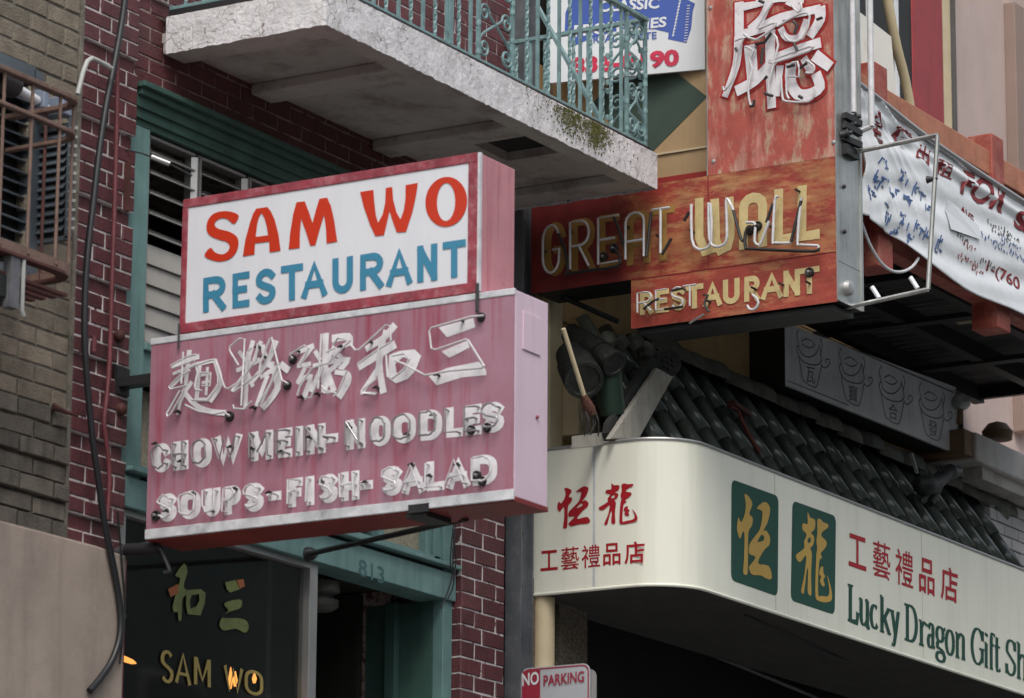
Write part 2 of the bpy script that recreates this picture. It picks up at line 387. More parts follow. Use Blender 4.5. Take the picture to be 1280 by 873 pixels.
def arc(cx, cy, rx, ry, a0, a1, n=10):
    return [(cx+rx*math.cos(math.radians(a0+(a1-a0)*i/n)), cy+ry*math.sin(math.radians(a0+(a1-a0)*i/n))) for i in range(n+1)]
FONT = {   # skeletons of block capitals in a unit box: (points, closed)
 'A': [([(0, 0), (.5, 1), (1, 0)], 0), ([(.18, .33), (.82, .33)], 0)],
 'C': [(arc(.5, .68, .5, .32, 20, 180, 7)+arc(.5, .32, .5, .32, 180, 340, 7), 0)],
 'D': [([(0, 0), (0, 1), (.45, 1)]+arc(.45, .65, .55, .35, 80, 0, 6)+arc(.45, .35, .55, .35, 0, -80, 6)+[(.45, 0)], 1)],
 'E': [([(1, 1), (0, 1), (0, 0), (1, 0)], 0), ([(0, .52), (.8, .52)], 0)],
 'F': [([(1, 1), (0, 1), (0, 0)], 0), ([(0, .5), (.8, .5)], 0)],
 'G': [(arc(.5, .68, .5, .32, 20, 180, 7)+arc(.5, .32, .5, .32, 180, 340, 7)+[(1, .48), (.6, .48)], 0)],
 'H': [([(0, 0), (0, 1)], 0), ([(1, 0), (1, 1)], 0), ([(0, .5), (1, .5)], 0)],
 'I': [([(.5, 0), (.5, 1)], 0)],
 'K': [([(0, 0), (0, 1)], 0), ([(1, 1), (.05, .42)], 0), ([(.35, .6), (1, 0)], 0)],
 'L': [([(0, 1), (0, 0), (1, 0)], 0)],
 'M': [([(0, 0), (0, 1)], 0), ([(.04, .96), (.5, .2), (.96, .96)], 0), ([(1, 1), (1, 0)], 0)],
 'N': [([(0, 0), (0, 1)], 0), ([(.04, .95), (.96, .05)], 0), ([(1, 0), (1, 1)], 0)],
 'O': [(arc(.5, .68, .5, .32, 0, 180, 8)+arc(.5, .32, .5, .32, 180, 360, 8), 1)],
 'P': [([(0, 0), (0, 1), (.55, 1)]+arc(.55, .73, .45, .27, 70, -70, 6)+[(.55, .46), (0, .46)], 0)],
 'R': [([(0, 0), (0, 1), (.55, 1)]+arc(.55, .74, .45, .26, 70, -70, 6)+[(.55, .48), (0, .48)], 0), ([(.45, .48), (1, 0)], 0)],
 'S': [(arc(.5, .74, .48, .26, 30, 200, 7)+[(.25, .56), (.75, .44)]+arc(.5, .26, .48, .26, 20, -150, 7), 0)],
 'T': [([(0, 1), (1, 1)], 0), ([(.5, 1), (.5, 0)], 0)],
 'U': [([(0, 1)]+arc(.5, .3, .5, .3, 180, 360, 9)+[(1, 1)], 0)],
 'W': [([(0, 1), (.26, 0), (.5, .9), (.74, 0), (1, 1)], 0)],
 '-': [([(.1, .45), (.9, .45)], 0)],
}
def line_of(p, q):
    return lambda x: p[1]+(q[1]-p[1])*(x-p[0])/(q[0]-p[0])
def letter_paths(ch, x0, x1, base, top, pl, shear=0, ins=0):
    """unit skeleton placed between photo columns x0..x1 and the base / top lines, returned on the plane"""
    out = []
    for P, cl in FONT[ch]:
        q = []
        for u, v in P:
            x = x0+ins+(x1-x0-2*ins)*u + shear*v; b = base(x); t = top(x)
            hh = ins
            q.append(pl.ab(x, (b-hh)+((t+hh)-(b-hh))*v))
        out.append((q, cl))
    return out

_txt = {}
def text2d(s, bold=0.0):
    if (s, bold) in _txt: return _txt[(s, bold)]
    c = bpy.data.curves.new('t', 'FONT'); c.body = s; c.offset = bold; c.resolution_u = 3
    o = bpy.data.objects.new('t', c); COL.objects.link(o); bpy.context.view_layer.update()
    dg = bpy.context.evaluated_depsgraph_get()
    me = bpy.data.meshes.new_from_object(o.evaluated_get(dg))
    vs = [(v.co.x, v.co.y) for v in me.vertices]; fs = [tuple(p.vertices) for p in me.polygons]
    bpy.data.objects.remove(o); bpy.data.curves.remove(c); bpy.data.meshes.remove(me)
    _txt[(s, bold)] = (vs, fs); return vs, fs
def text_quad(mb, fn, s, bold=0.0, keep=None):
    """fn(u, v) -> world point for the unit box of the text's bounding box"""
    vs, fs = text2d(s, bold)
    x0 = min(v[0] for v in vs); x1 = max(v[0] for v in vs); y0 = min(v[1] for v in vs); y1 = max(v[1] for v in vs)
    mb.add([fn((x-x0)/(x1-x0), (y-y0)/(y1-y0)) for x, y in vs], fs)
def quad_fn(pl, bl, br, tr, tl, off=.002):
    A = [pl.ab(*p) for p in (bl, br, tr, tl)]
    def f(u, v):
        a = [(A[0][i]*(1-u)+A[1][i]*u)*(1-v)+(A[3][i]*(1-u)+A[2][i]*u)*v for i in (0, 1)]
        return pl.w(a[0], a[1], off)
    return f
_brick = {}
def brick_mesh(m, var):
    k = (m, var)
    if k in _brick: return _brick[k]
    rnd = random.Random(sum(map(ord, m))*7+var)
    import bmesh
    bm = bmesh.new(); bmesh.ops.create_cube(bm, size=1)
    me = bpy.data.meshes.new('brick')
    for v in bm.verts:
        v.co.x += rnd.uniform(-.012, .012); v.co.z += rnd.uniform(-.035, .035); v.co.y += rnd.uniform(-.02, .02)
    e = [x for x in bm.edges if all(v.co.y < 0 for v in x.verts)]
    bmesh.ops.bevel(bm, geom=e, offset=.05, segments=1, affect='EDGES')
    bm.to_mesh(me); bm.free(); me.materials.append(M[m]); _brick[k] = me; return me
def bricks(parent, m, x0, x1, z0, z1, ch, ln, y, depth, gap, stagger=.5, skip=None, recess=None, start=0, jit=.001, name='brick'):
    """running bond of single bricks; y is the face of the wall, bricks reach depth behind it"""
    pl_ = parent_loc(parent); n = round((z1-z0)/ch); cnt = 0
    for i in range(n):
        z = z0+(i+.5)*ch
        x = x0 - (ln*stagger if (i+start) % 2 else 0)
        while x < x1-.012:
            a = max(x, x0); b = min(x+ln, x1); x += ln
            if b-a < .03 and not (skip and b-a < .012): continue
            if 0 < x1-b < .04: b = x1
            if skip and skip((a+b)/2, z): continue
            yy = y + (recess(i) if recess else 0) + random.uniform(-jit, jit)
            o = bpy.data.objects.new(name, brick_mesh(m, random.randrange(4)))
            o.location = Vector(((a+b)/2, yy+depth/2, z)) - pl_
            o.scale = (b-a-gap, depth, ch-gap)
            o.parent = parent; COL.objects.link(o); cnt += 1
    return cnt
# ============================================================ the street
struct(B('road', 'road', None, (-30, 70, -12.0, -3.0, -.3, 0)))
struct(B('pavement', 'pave', None, (-30, 70, -3.0, .6, -.3, .13), bevel=.01))
struct(B('far_pavement', 'pave', None, (-30, 70, -16, -12.0, -.3, .13)))
struct(B('ground', 'road', None, (-250, 300, -250, 250, -.5, -.31)))

# the opposite row of houses, which shades the street and shows in the glass
for i, (xa, xb, h) in enumerate(((-4, 8, 9.5), (8.02, 19, 8.5), (19.02, 33, 13.5), (33.02, 62, 13.8))):
    lab = ['grey rendered house across the street, nearest to the viewer', 'lower house across the street, second in the row', 'tall rendered house across the street, third in the row', 'farthest rendered house across the street'][i]
    fb = thing('house', lab, 'building', ((xa+xb)/2, -16, 0), 'houses on the far side of the street')
    B('wall', 'far_wall', fb, (xa, xb, -26, -16, 0, h))
    B('cornice', 'ledge', fb, (xa, xb, -16.003, -15.7, h-.35, h-.1))
    for k in range(int((xb-xa-1)/2)):
        for z in (1.2, 4.2, 7.0):
            if z+1.5 < h-.5:
                w = B('window', 'ledge', fb, (xa+.8+k*2, xa+2.0+k*2, -15.998, -15.93, z, z+1.5))
                B('pane', 'far_glass', w, (xa+.88+k*2, xa+1.92+k*2, -15.92, -15.91, z+.08, z+1.42))

# ============================================================ tan brick house at the left edge
tb = thing('tan_brick_house', 'tan brick house front with a beige stucco base at the left edge', 'building', (12.6, 0, 0))
w = B('wall', 'tanjoint', tb, (10.0, 13.125, .006, 8, 0, 4.69), (10.0, 12.3, .006, 8, 4.69, 9.5), (12.83, 13.125, .006, 8, 4.69, 9.5), (12.3, 12.83, .006, 8, 4.69, 5.78), (12.3, 12.83, .006, 8, 6.65, 9.5), (12.3, 12.83, .3, 8, 5.78, 6.65))
bricks(w, 'tanbrick', 12.3, 13.115, 5.25, 7.33, .08, .235, 0, .05, .012, skip=lambda x, z: x < 12.84 and 5.76 < z < 6.65)
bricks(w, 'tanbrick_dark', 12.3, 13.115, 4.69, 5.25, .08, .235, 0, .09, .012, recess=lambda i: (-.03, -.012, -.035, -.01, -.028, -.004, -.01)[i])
B('wall_edge', 'tanjoint', tb, (13.116, 13.14, -.004, .05, 4.69, 9.5))
st = MB()
st.prism([(10, -.05, 4.683), (10, -.05, 0), (13.505, -.05, 0), (13.505, -.05, 4.69), (13.3, -.05, 4.70)], (0, .2, 0))
st.build('stucco_base', 'stucco', tb, bevel=.012)
lw = B('louvred_window', 'black', tb, (12.3, 12.83, .05, .09, 5.78, 6.65))
for k in range(16):
    z = 5.8+k*.053
    MB().beam((12.3, .02, z), (12.83, .02, z), .04, .006, (0, -.6, 1)).build('louvre', 'louvre_grey', lw)
B('window_trim', 'louvre_grey', tb, (12.795, 12.855, -.012, .08, 5.74, 6.68), (12.3, 12.8, -.012, .05, 6.64, 6.69), (12.3, 12.8, -.012, .05, 5.73, 5.79))
# louvred vent box
vb = thing('vent_box', 'dark louvred metal vent box behind the curved rail', 'vent', (12.86, -.09, 5.95))
B('body', 'black', vb, (12.86, 12.875, -.145, .06, 5.95, 6.44))
B('casing', 'louvre_grey', vb, (12.85, 12.885, -.17, -.155, 5.93, 6.46), (12.85, 12.885, .02, .05, 5.93, 6.46), (12.85, 12.885, -.17, .05, 5.925, 5.94))
for k in range(13):
    z = 5.965+k*.037
    MB().add([(12.838, -.15, z), (12.838, .03, z), (12.86, .03, z+.028), (12.86, -.15, z+.028), (12.843, -.15, z-.004), (12.843, .03, z-.004)], [(0, 1, 2, 3), (0, 1, 5, 4)]).build('louvre', 'louvre_grey', vb)
for k in range(12):
    z = 5.97+k*.04
    MB().beam((12.85, -.172, z), (12.89, -.172, z+.012), .012, .012).build('side_fin', 'pipe_grey', vb)
fp = thing('flue_pipe', 'short white pipe on a blue grey bracket above the vent box', 'pipe', (12.8, -.1, 6.6))
a = PY(-.1)
MB().tube([a.hit(16, 108), a.hit(46, 126)], .021, 12).tube([a.hit(46, 126), a.hit(60, 134)], .011, 10).build('pipe', 'pvc', fp)
MB().lathe(a.hit(-6, 96), a.hit(16, 108)-a.hit(-6, 96), [(0, .05), (.1, .055), (.13, .05), (.14, 0)]).build('flange', 'dark_iron', fp)
b0 = a.hit(52, 122)
B('bracket', 'bluegrey', fp, (b0.x-.02, b0.x+.012, -.13, -.06, b0.z-.05, b0.z+.03), bevel=.003)
B('cover', 'bluegrey', fp, (12.80, 12.87, -.165, .04, 6.465, 6.545), bevel=.006)
MB().tube([a.hit(97, 118), a.hit(104, 90), a.hit(109, 77), a.hit(115, 73), a.hit(124, 77), a.hit(139, 86)], .011, 10).build('t', 'pipe_grey', None)
o = bpy.data.objects['t']; o.name = 'bent_conduit'; tag(o, 'short pale grey pipe bent like a hook on the red pilaster', 'pipe')

# curved iron fire escape rail
fe = thing('fire_escape', 'rust brown iron fire escape with a rounded corner at the left edge', 'fire escape', (12.4, -.3, 5.65))
def fe_path(z, y=-.4, x1=12.64, r=.12, x0=10.9):
    return [(x0, y, z), (x1-r, y, z)] + [(x1-r+r*math.sin(t), y+r-r*math.cos(t), z) for t in [PI/2*k/6 for k in range(1, 7)]] + [(x1, .0, z)]
def band(mb, path, h, t):
    P = [Vector(p) for p in path]; L = []; R = []
    for i, p in enumerate(P):
        d = (P[min(i+1, len(P)-1)]-P[max(i-1, 0)]).normalized(); nn = Vector((d.y, -d.x, 0))
        L.append(p+nn*t/2); R.append(p-nn*t/2)
    H = Vector((0, 0, h)); n = len(P)
    mb.add([*L, *R, *[q+H for q in L], *[q+H for q in R]],
           [f for i in range(n-1) for f in ((i, i+1, 2*n+i+1, 2*n+i), (n+i, n+i+1, 3*n+i+1, 3*n+i), (2*n+i, 2*n+i+1, 3*n+i+1, 3*n+i), (i, i+1, n+i+1, n+i))])
    return mb
band(MB(), fe_path(6.415), .022, .04).build('top_rail', 'rust', fe, bevel=.004)
band(MB(), fe_path(6.272), .018, .03).build('middle_rail', 'rust', fe, bevel=.004)
band(MB(), fe_path(5.675), .05, .012).build('bottom_band', 'rust', fe)
band(MB(), fe_path(5.672, -.385, 12.625), .012, .05).build('bottom_ledge', 'rust_dark', fe)
for x in [12.475-.187*k for k in range(9)]:
    MB().tube([(x, -.4, 5.69), (x, -.4, 6.42)], .0075, 8).build('baluster', 'rust', fe)
    MB().lathe((x, -.407, 5.7), (0, -1, 0), [(0, .008), (.006, .006), (.008, 0)], 8).build('rivet', 'rust', fe)
MB().tube([(12.61, -.365, 5.69), (12.61, -.365, 6.42)], .0075, 8).build('baluster', 'rust', fe)
for y in (-.2,):
    MB().tube([(12.64, y, 5.69), (12.64, y, 6.42)], .0075, 8).build('baluster', 'rust_dark', fe)
for k in range(7):
    MB().beam((10.9, -.36+k*.055, 5.60), (12.6, -.36+k*.055, 5.60), .03, .012).build('floor_slat', 'rust_dark', fe)
B('floor_tray', 'black', fe, (10.9, 12.3, -.38, .0, 5.5, 5.59))
B('bracket_post', 'grey_iron', fe, (12.19, 12.25, -.40, -.36, 5.46, 5.68))
MB().tube([(12.27, -.4, 5.67), (12.27, -.4, 5.46), (12.285, -.4, 5.44)], .009, 8).build('hook_pipe', 'pipe_grey', fe)

# ============================================================ restaurant house
rb = thing('restaurant_house', 'maroon painted brick restaurant house with white joints and green window frames', 'building', (15.2, 0, 0))
# pilaster left: four proud courses, one set back
ch = .07
def rec(i): return .024 if i % 5 == 1 else 0
lp = MB()
for i in range(44):
    z = 4.69+i*ch; d = rec(i)
    lp.box(13.145, 13.548-(.02 if d else 0), .0055+d, .3, z, z+ch)
lp = lp.build('left_pilaster', 'joint_white', rb)
bricks(lp, 'maroon', 13.142, 13.552, 4.69, 4.69+44*ch, ch, .205, 0, .055, .0105, recess=rec, stagger=.42, start=1)
B('pilaster_foot', 'maroon_plain', rb, (13.515, 13.6, .02, .3, 0, 4.69))
# wall over the windows
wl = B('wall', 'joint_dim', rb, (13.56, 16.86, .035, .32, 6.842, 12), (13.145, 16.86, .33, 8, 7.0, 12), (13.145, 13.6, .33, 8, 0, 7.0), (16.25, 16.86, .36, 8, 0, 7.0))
bricks(wl, 'maroon', 13.57, 16.72, 6.842, 7.262, ch, .205, .03, .05, .008, stagger=.5)
uw = B('upper_wall', 'joint_white', rb, (13.56, 16.8, .0155, .034, 7.263, 8.11))
B('upper_render', 'maroon_plain', rb, (13.2, 16.79, .012, .034, 8.111, 12))
bricks(uw, 'maroon', 13.57, 16.8, 7.265, 8.105, ch, .205, .01, .03, .0085, stagger=.5)
# pilaster right
rp = B('right_pilaster', 'joint_white', rb, (16.336, 16.744, .0055, .3, 0, 7.2))
bricks(rp, 'maroon', 16.33, 16.75, 4.42, 6.82, .08, .205, 0, .11, .0085, stagger=.36)
# window wall
wf = B('window_frame', 'teal', rb, (13.556, 13.72, .05, .16, 4.93, 6.66), (16.245, 16.33, .05, .11, 0, 6.66),
       (13.72, 16.18, .06, .16, 5.50, 5.69), (13.72, 16.18, .02, .13, 5.5, 5.53), (13.72, 16.18, .04, .14, 5.655, 5.69),
       (13.72, 16.18, .06, .16, 5.105, 5.14), (16.13, 16.18, .08, .15, 5.141, 5.5), (15.70, 15.75, .08, .15, 5.141, 5.5), (15.20, 15.25, .08, .15, 5.141, 5.5), (14.6, 14.65, .08, .15, 5.141, 5.5), bevel=.004)
lintel = B('door_lintel', 'teal', rb, (13.58, 16.33, .03, .2, 4.93, 5.065), (13.58, 16.33, -.005, .2, 5.085, 5.105), bevel=.004)
B('shadow_gap', 'black', rb, (13.6, 16.33, .06, .2, 5.066, 5.084))
mb = MB(); text_quad(mb, quad_fn(PY(.03), (448, 719), (480, 731), (480, 710), (448, 698), .002), '813', .008); mb.build('house_number', mat('faded_number', (.05, .12, .12), .6, var=.3), rb)
B('cornice', 'teal_dark', rb, (13.56, 16.33, -.03, .1, 6.815, 6.84), (13.575, 16.33, -.005, .1, 6.785, 6.815), (13.56, 16.33, .02, .1, 6.735, 6.785), (13.56, 16.33, .035, .1, 6.69, 6.735), (13.56, 16.33, .05, .12, 6.66, 6.69), bevel=.003)
# jalousie bays
xs = [13.73, 14.13, 14.53, 14.93, 15.33, 15.75, 16.17]
for i in range(6):
    a, b = xs[i]+.012, xs[i+1]-.012
    jw = B('louvre_window', 'alu', rb, (a-.01, a+.006, .07, .13, 5.70, 6.65), (b-.02, b+.008, .07, .13, 5.70, 6.65), (a, b, .07, .13, 6.637, 6.65), (a, b, .07, .13, 5.692, 5.705))
    for k in range(10):
        z = 5.735+k*.093
        if k < 5 and i < 3:
            MB().beam((a+.008, .085, z), (b-.024, .085, z+.002), .008, .094, (0, .16, 1)).build('white_slat', 'slat_white', jw)
        else:
            MB().beam((a+.008, .10, z+.02), (b-.024, .10, z+.02), .006, .085, (0, 1.1, .75)).build('glass_slat', 'louvre_glass', jw)
            MB().beam((a+.008, .10-.035, z-.005), (b-.024, .10-.035, z-.005), .008, .006).build('slat_clip', 'alu', jw)
    if i in (0, 1): MB().beam((b-.03, .07, 5.72), (b-.03, .07, 6.63), .012, .03).build('crank_bar', 'alu', jw)
for (a, b, m) in ((13.73, 14.6, 'texglass'), (14.65, 15.2, 'glass'), (15.25, 15.70, 'glass'), (15.75, 16.13, 'texglass')):
    MB().add([(a, .124, 5.14), (b, .124, 5.14), (b, .124, 5.5), (a, .124, 5.5)], [(0, 1, 2, 3)]).build('transom_pane', m, rb)
sw = B('shop_window', 'alu', rb, (15.085, 15.15, .06, .12, 3.4, 4.93), (13.6, 15.085, .06, .12, 4.90, 4.929), (13.6, 13.64, .06, .12, 3.4, 4.9), (13.6, 15.085, .05, .13, 3.36, 3.4), bevel=.003)
MB().add([(13.64, .097, 3.4), (15.085, .097, 3.4), (15.085, .097, 4.9), (13.64, .097, 4.9)], [(0, 1, 2, 3)]).build('pane', 'glass', sw)
B('stall_riser', 'maroon_plain', rb, (13.6, 15.15, .06, .3, .13, 3.36))
B('door_jamb', 'teal_dark', rb, (16.246, 16.26, .11, .5, .13, 4.93), (16.2, 16.245, .3, .36, .13, 4.93), bevel=.003)  # cornice green on the jamb puts the recess shade into its colour
B('transom_stile', 'teal', rb, (16.18, 16.244, .07, .15, 5.141, 6.66))
B('door', 'interior', rb, (15.15, 16.2, .9, .95, .13, 4.8))
B('interior', 'interior', rb, (13.6, 16.25, 1.6, 1.7, 0, 7), (13.6, 16.25, .33, 1.6, 5.0, 5.05), (15.16, 15.2, .35, 1.6, 0, 4.99), (16.2, 16.25, .52, 1.6, 0, 4.99), (13.6, 13.62, .33, 1.6, 0, 6.9))
mb = MB(); q = PY(.09)
f1 = Z(150, 650, 4.156)
def zp(pts, f, pl): return [pl.ab(*f(x, y)) for x, y in pts]
poly(mb, q, smooth(zp([(333, 225), (350, 270), (340, 300), (330, 350), (352, 375), (330, 400), (322, 430), (318, 520), (302, 520), (300, 480), (282, 480), (273, 455), (285, 400), (300, 350), (312, 300), (285, 290)], f1, q), 2, True), off=.001)
poly(mb, q, zp([(345, 365), (420, 360), (445, 380), (440, 430), (418, 497), (350, 490), (342, 440)], f1, q), [zp([(372, 392), (410, 385), (412, 420), (395, 450), (365, 462), (362, 420)], f1, q)], off=.001)
poly(mb, q, zp([(545, 325), (600, 312), (622, 360), (570, 378), (555, 362)], f1, q), off=.001)
poly(mb, q, smooth(zp([(545, 430), (600, 415), (632, 418), (628, 455), (600, 468), (560, 480), (530, 510), (600, 510), (650, 520), (668, 550), (660, 580), (640, 585), (600, 565), (545, 575), (520, 560), (518, 530), (535, 500), (562, 470), (545, 450)], f1, q), 2, True), off=.001)
mb.build('window_characters', 'lime_letter', rb)
mb = MB()
poly(mb, q, zp([(248, 360), (300, 333), (302, 380), (262, 402)], f1, q), off=.0015)
poly(mb, q, zp([(605, 312), (640, 308), (648, 345), (622, 358)], f1, q), off=.0015)
mb.build('orange_window_patch', 'orange_patch', rb)
for ch_, xa, xb_, yb, yt in (('S', 218, 270, 835, 680), ('A', 292, 362, 845, 692), ('M', 392, 462, 855, 712), ('W', 545, 632, 880, 755), ('O', 655, 735, 895, 780)):
    mb = MB(); g = lambda v: (lambda x: v)
    bl = f1(0, yb)[1]; tp = f1(0, yt)[1]; xa_, xb2 = f1(xa, 0)[0], f1(xb_, 0)[0]
    for k, (P, cl) in enumerate(letter_paths(ch_, xa_, xb2, lambda x: bl+(x-xa_)*.22, lambda x: tp+(x-xa_)*.22, q)):
        stroke(mb, q, P, 0, .001+k*.0004, cl, pen=(.0125, .007))
    mb.build('window_letter', 'gold_letter', rb)

# things seen in the window and the doorway
fg = thing('figurine', 'small white porcelain figure standing inside the shop window', 'figurine', (13.74, .2, 4.4))
MB().lathe((13.76, .2, 4.47), (0, 0, 1), [(0, .0), (0, .05), (.02, .055), (.03, .03), (.06, .05), (.12, .045), (.16, .025), (.19, .03), (.22, .012), (.23, 0)], 16).build('body', 'ceramic', fg)
MB().lathe((13.76, .2, 3.8), (0, 0, 1), [(0, .03), (.67, .03)], 12).build('stand', 'brown', fg)
la = thing('counter_lamp', 'lit orange lamp streak low inside the dark shop window', 'lamp', (13.8, .35, 4.3))
q2 = PY(.3)
MB().lathe(q2.hit(150, 822), q2.hit(180, 833)-q2.hit(150, 822), [(0, .006), (.02, .014), (.09, .011), (.12, .003)], 10).build('tube', 'lamp_glow', la)
B('fitting', 'alu', la, (13.78, 13.9, .29, .34, 4.27, 4.285))
la = thing('window_candle_lamp', 'small flame shaped orange lamp behind the window letters', 'lamp', (14.45, .3, 4.3))
for (x, y, h) in ((288, 853, .1), (294, 850, .07), (318, 846, .05)):
    p = q2.hit(x, y); MB().lathe(p-Vector((0, 0, .03)), (0, 0, 1), [(0, .006), (h*.4, .012), (h, .002)], 8).build('bulb', 'lamp_glow', la)
dl = thing('ceiling_lamp', 'round grey two tier ceiling lamp in the dark doorway', 'lamp', (15.5, .5, 4.8))
p = PY(.45).hit(402, 728)
MB().lathe(p, (0, 0, -1), [(-.1, .02), (0, .02), (0, .085), (.05, .09), (.065, .06), (.085, .06), (.09, .085), (.12, .085), (.14, .06), (.14, 0)], 24).build('shade', 'lampshade', dl)
yp = thing('paper_notice', 'yellow paper shape low in the dark doorway', 'notice', (15.7, .8, 4.3))
q3 = PY(.88); mb = MB(); poly(mb, q3, [q3.ab(x, y) for x, y in ((457, 846), (466, 840), (483, 836), (491, 840), (486, 849), (470, 856), (458, 853))], off=.004); mb.build('sheet', 'gold', yp)

# services on the front
ct = thing('black_cable', 'thick black hose hanging down the red pilaster and bending over the stucco', 'cable', (13.4, -.06, 5))
k = [(157, -8), (152, 30), (143, 80), (133, 130), (124, 190), (117, 250), (109, 320), (106, 380), (106, 430), (110, 490), (116, 550), (123, 600), (130, 650), (138, 690), (146, 730), (151, 770), (149, 800), (139, 828), (124, 850), (112, 864)]
MB().tube([PY(-.07).hit(*p) for p in smooth(k, 3)], .015, 12).build('hose', 'black_rubber', ct)
MB().tube([PY(-.062).hit(*p) for p in smooth([(158, 560), (147, 640), (152, 700), (156, 760), (150, 830)][1:], 3)], .005, 6).build('thin_wire', 'dark_iron', ct)
for zz in (7.0, 6.5, 6.02, 5.6): pass
mp = thing('maroon_conduit', 'thin maroon painted conduit running down the red pilaster', 'pipe', (13.4, -.03, 5.6))
MB().tube([PY(-.03).hit(*p) for p in smooth([(147, 60), (146, 150), (143, 260), (140, 350), (137, 450), (133, 500), (130, 530), (134, 560), (137, 600), (134, 650)], 2)], .011, 10).build('pipe', 'maroon_plain', mp)
MB().tube([PY(-.028).hit(*p) for p in ((118, 420), (117, 440))], .01, 8).build('clip', 'maroon_plain', mp)
for (x, y) in ((150, 512), (147, 420)): MB().lathe(PY(-.001).hit(x, y), (0, -1, 0), [(0, .028), (.02, .026), (.03, .014), (.03, 0)], 12).build('anchor', 'rust_dark', mp)
rod = thing('wall_anchor', 'rusty anchor rod poking from the brick joint between tan and red walls', 'anchor', (13.05, -.04, 5.4))
MB().tube([PY(-.02).hit(66, 508), PY(-.05).hit(82, 515), PY(-.03).hit(97, 520)], [.018, .009, .006], 8).build('rod', 'rust_dark', rod)
cc = thing('steel_channel', 'dark bolted steel channel standing between the red pilaster and the cream canopy sign', 'post', (16.88, -.03, 0))
B('web', 'grey_iron', cc, (16.80, 16.96, -.01, .03, .13, 9.0))
B('flange', 'grey_iron', cc, (16.80, 16.812, -.06, -.01, .13, 9.0), (16.948, 16.96, -.04, -.01, .13, 9.0))
for i in range(24):
    MB().lathe((16.88, -.01, 4.55+i*.27), (0, -1, 0), [(0, .013), (.01, .011), (.013, 0)], 8).build('bolt', 'dark_iron', cc)

# ============================================================ balcony with the teal railing
bl = thing('balcony', 'peeling white balcony slab with a teal wrought iron scroll railing', 'balcony', (15.2, -.4, 7.02))
mb = MB()   # slab edge with a slightly ragged skin
def ragged(mb, p0, p1, z0, z1, t, nrm, n=60):
    p0 = Vector(p0); p1 = Vector(p1); nrm = Vector(nrm)
    rows = 7; rnd = random.Random(3)
    vs = []
    for j in range(rows):
        for i in range(n+1):
            p = p0.lerp(p1, i/n); z = z0+(z1-z0)*j/(rows-1)
            e = rnd.uniform(-.0022, .0022)
            vs.append(p+nrm*(e if 0 < i < n else 0)+Vector((0, 0, z+(rnd.uniform(-.0035, .003) if j == 0 else 0))))
    mb.add(vs, [(j*(n+1)+i, j*(n+1)+i+1, (j+1)*(n+1)+i+1, (j+1)*(n+1)+i) for j in range(rows-1) for i in range(n)], True)
F = .86
ragged(mb, (13.745, -F, 0), (16.765, -F, 0), 7.015, 7.2, .1, (0, -1, 0), 140)
ragged(mb, (13.745, 0, 0), (13.745, -F, 0), 7.015, 7.19, .1, (-1, 0, 0), 30)
ragged(mb, (16.765, -F, 0), (16.765, 0, 0), 7.015, 7.2, .1, (1, 0, 0), 30)
mb.add([(13.75, -F+.005, 7.19), (16.76, -F+.005, 7.195), (16.76, .03, 7.195), (13.75, .03, 7.19)], [(0, 1, 2, 3)])
mb.build('slab_edge', 'peel', bl)
mb = MB(); rnd = random.Random(11)   # moss along the edge
for i in range(1500):
    x = rnd.choice((rnd.gauss(15.88, .07), rnd.gauss(16.14, .035), rnd.gauss(16.14, .08), rnd.gauss(16.0, .22)))
    zt = 7.195-abs(rnd.gauss(0, .065)); s = rnd.uniform(.002, .007)
    if zt < 7.03: continue
    p = Vector((x, -F-.004, zt))
    mb.add([p+Vector((-s, 0, 0)), p+Vector((0, 0, -s)), p+Vector((s, 0, 0)), p+Vector((0, 0, s)), p+Vector((0, -s*.7, 0))], [(0, 1, 4), (1, 2, 4), (2, 3, 4), (3, 0, 4)])
stuff(mb.build('moss', 'moss', bl))
B('soffit', 'soffit', bl, (13.76, 15.80, -F+.01, .03, 7.075, 7.12), (16.14, 16.75, -F+.01, .03, 7.075, 7.12), (15.8, 16.14, -F+.01, -.72, 7.075, 7.12), (15.8, 16.14, -.36, .03, 7.075, 7.12))
B('soffit_rib', 'soffit', bl, (13.76, 16.75, -F+.008, -.74, 7.02, 7.075), bevel=.008)
for x in (13.76, 14.46, 15.5, 16.58):
    B('soffit_rib', 'soffit', bl, (x, x+.17, -.74, .028, 7.022, 7.076), bevel=.01)
B('hatch_dark_plate', 'black', bl, (15.79, 16.15, -.73, -.35, 7.121, 7.15))  # black plate painted in for the dark of the open hatch
RY, TZ = -.815, 7.90
def bar(name, p, q_, w, h, m='teal_rail', par=bl): return MB().beam(p, q_, w, h).build(name, m, par, bevel=.002)
bar('bottom_rail', (13.78, RY, 7.235), (16.72, RY, 7.235), .028, .016)
bar('bottom_rail', (13.78, .0, 7.235), (13.78, RY, 7.235), .028, .016)
bar('bottom_rail', (16.72, .0, 7.235), (16.72, RY, 7.235), .028, .016)
bar('dark_shoe', (13.77, RY, 7.212), (16.74, RY, 7.212), .05, .026, 'dark_iron')
bar('dark_shoe', (13.78, .0, 7.212), (13.78, RY, 7.212), .04, .026, 'dark_iron')
bar('top_rail', (13.78, RY, TZ), (16.73, RY, TZ), .036, .02)
bar('top_rail', (16.72, .0, TZ), (16.72, RY, TZ), .03, .02)
bar('top_rail', (13.78, .0, TZ), (13.78, RY, TZ), .03, .02)
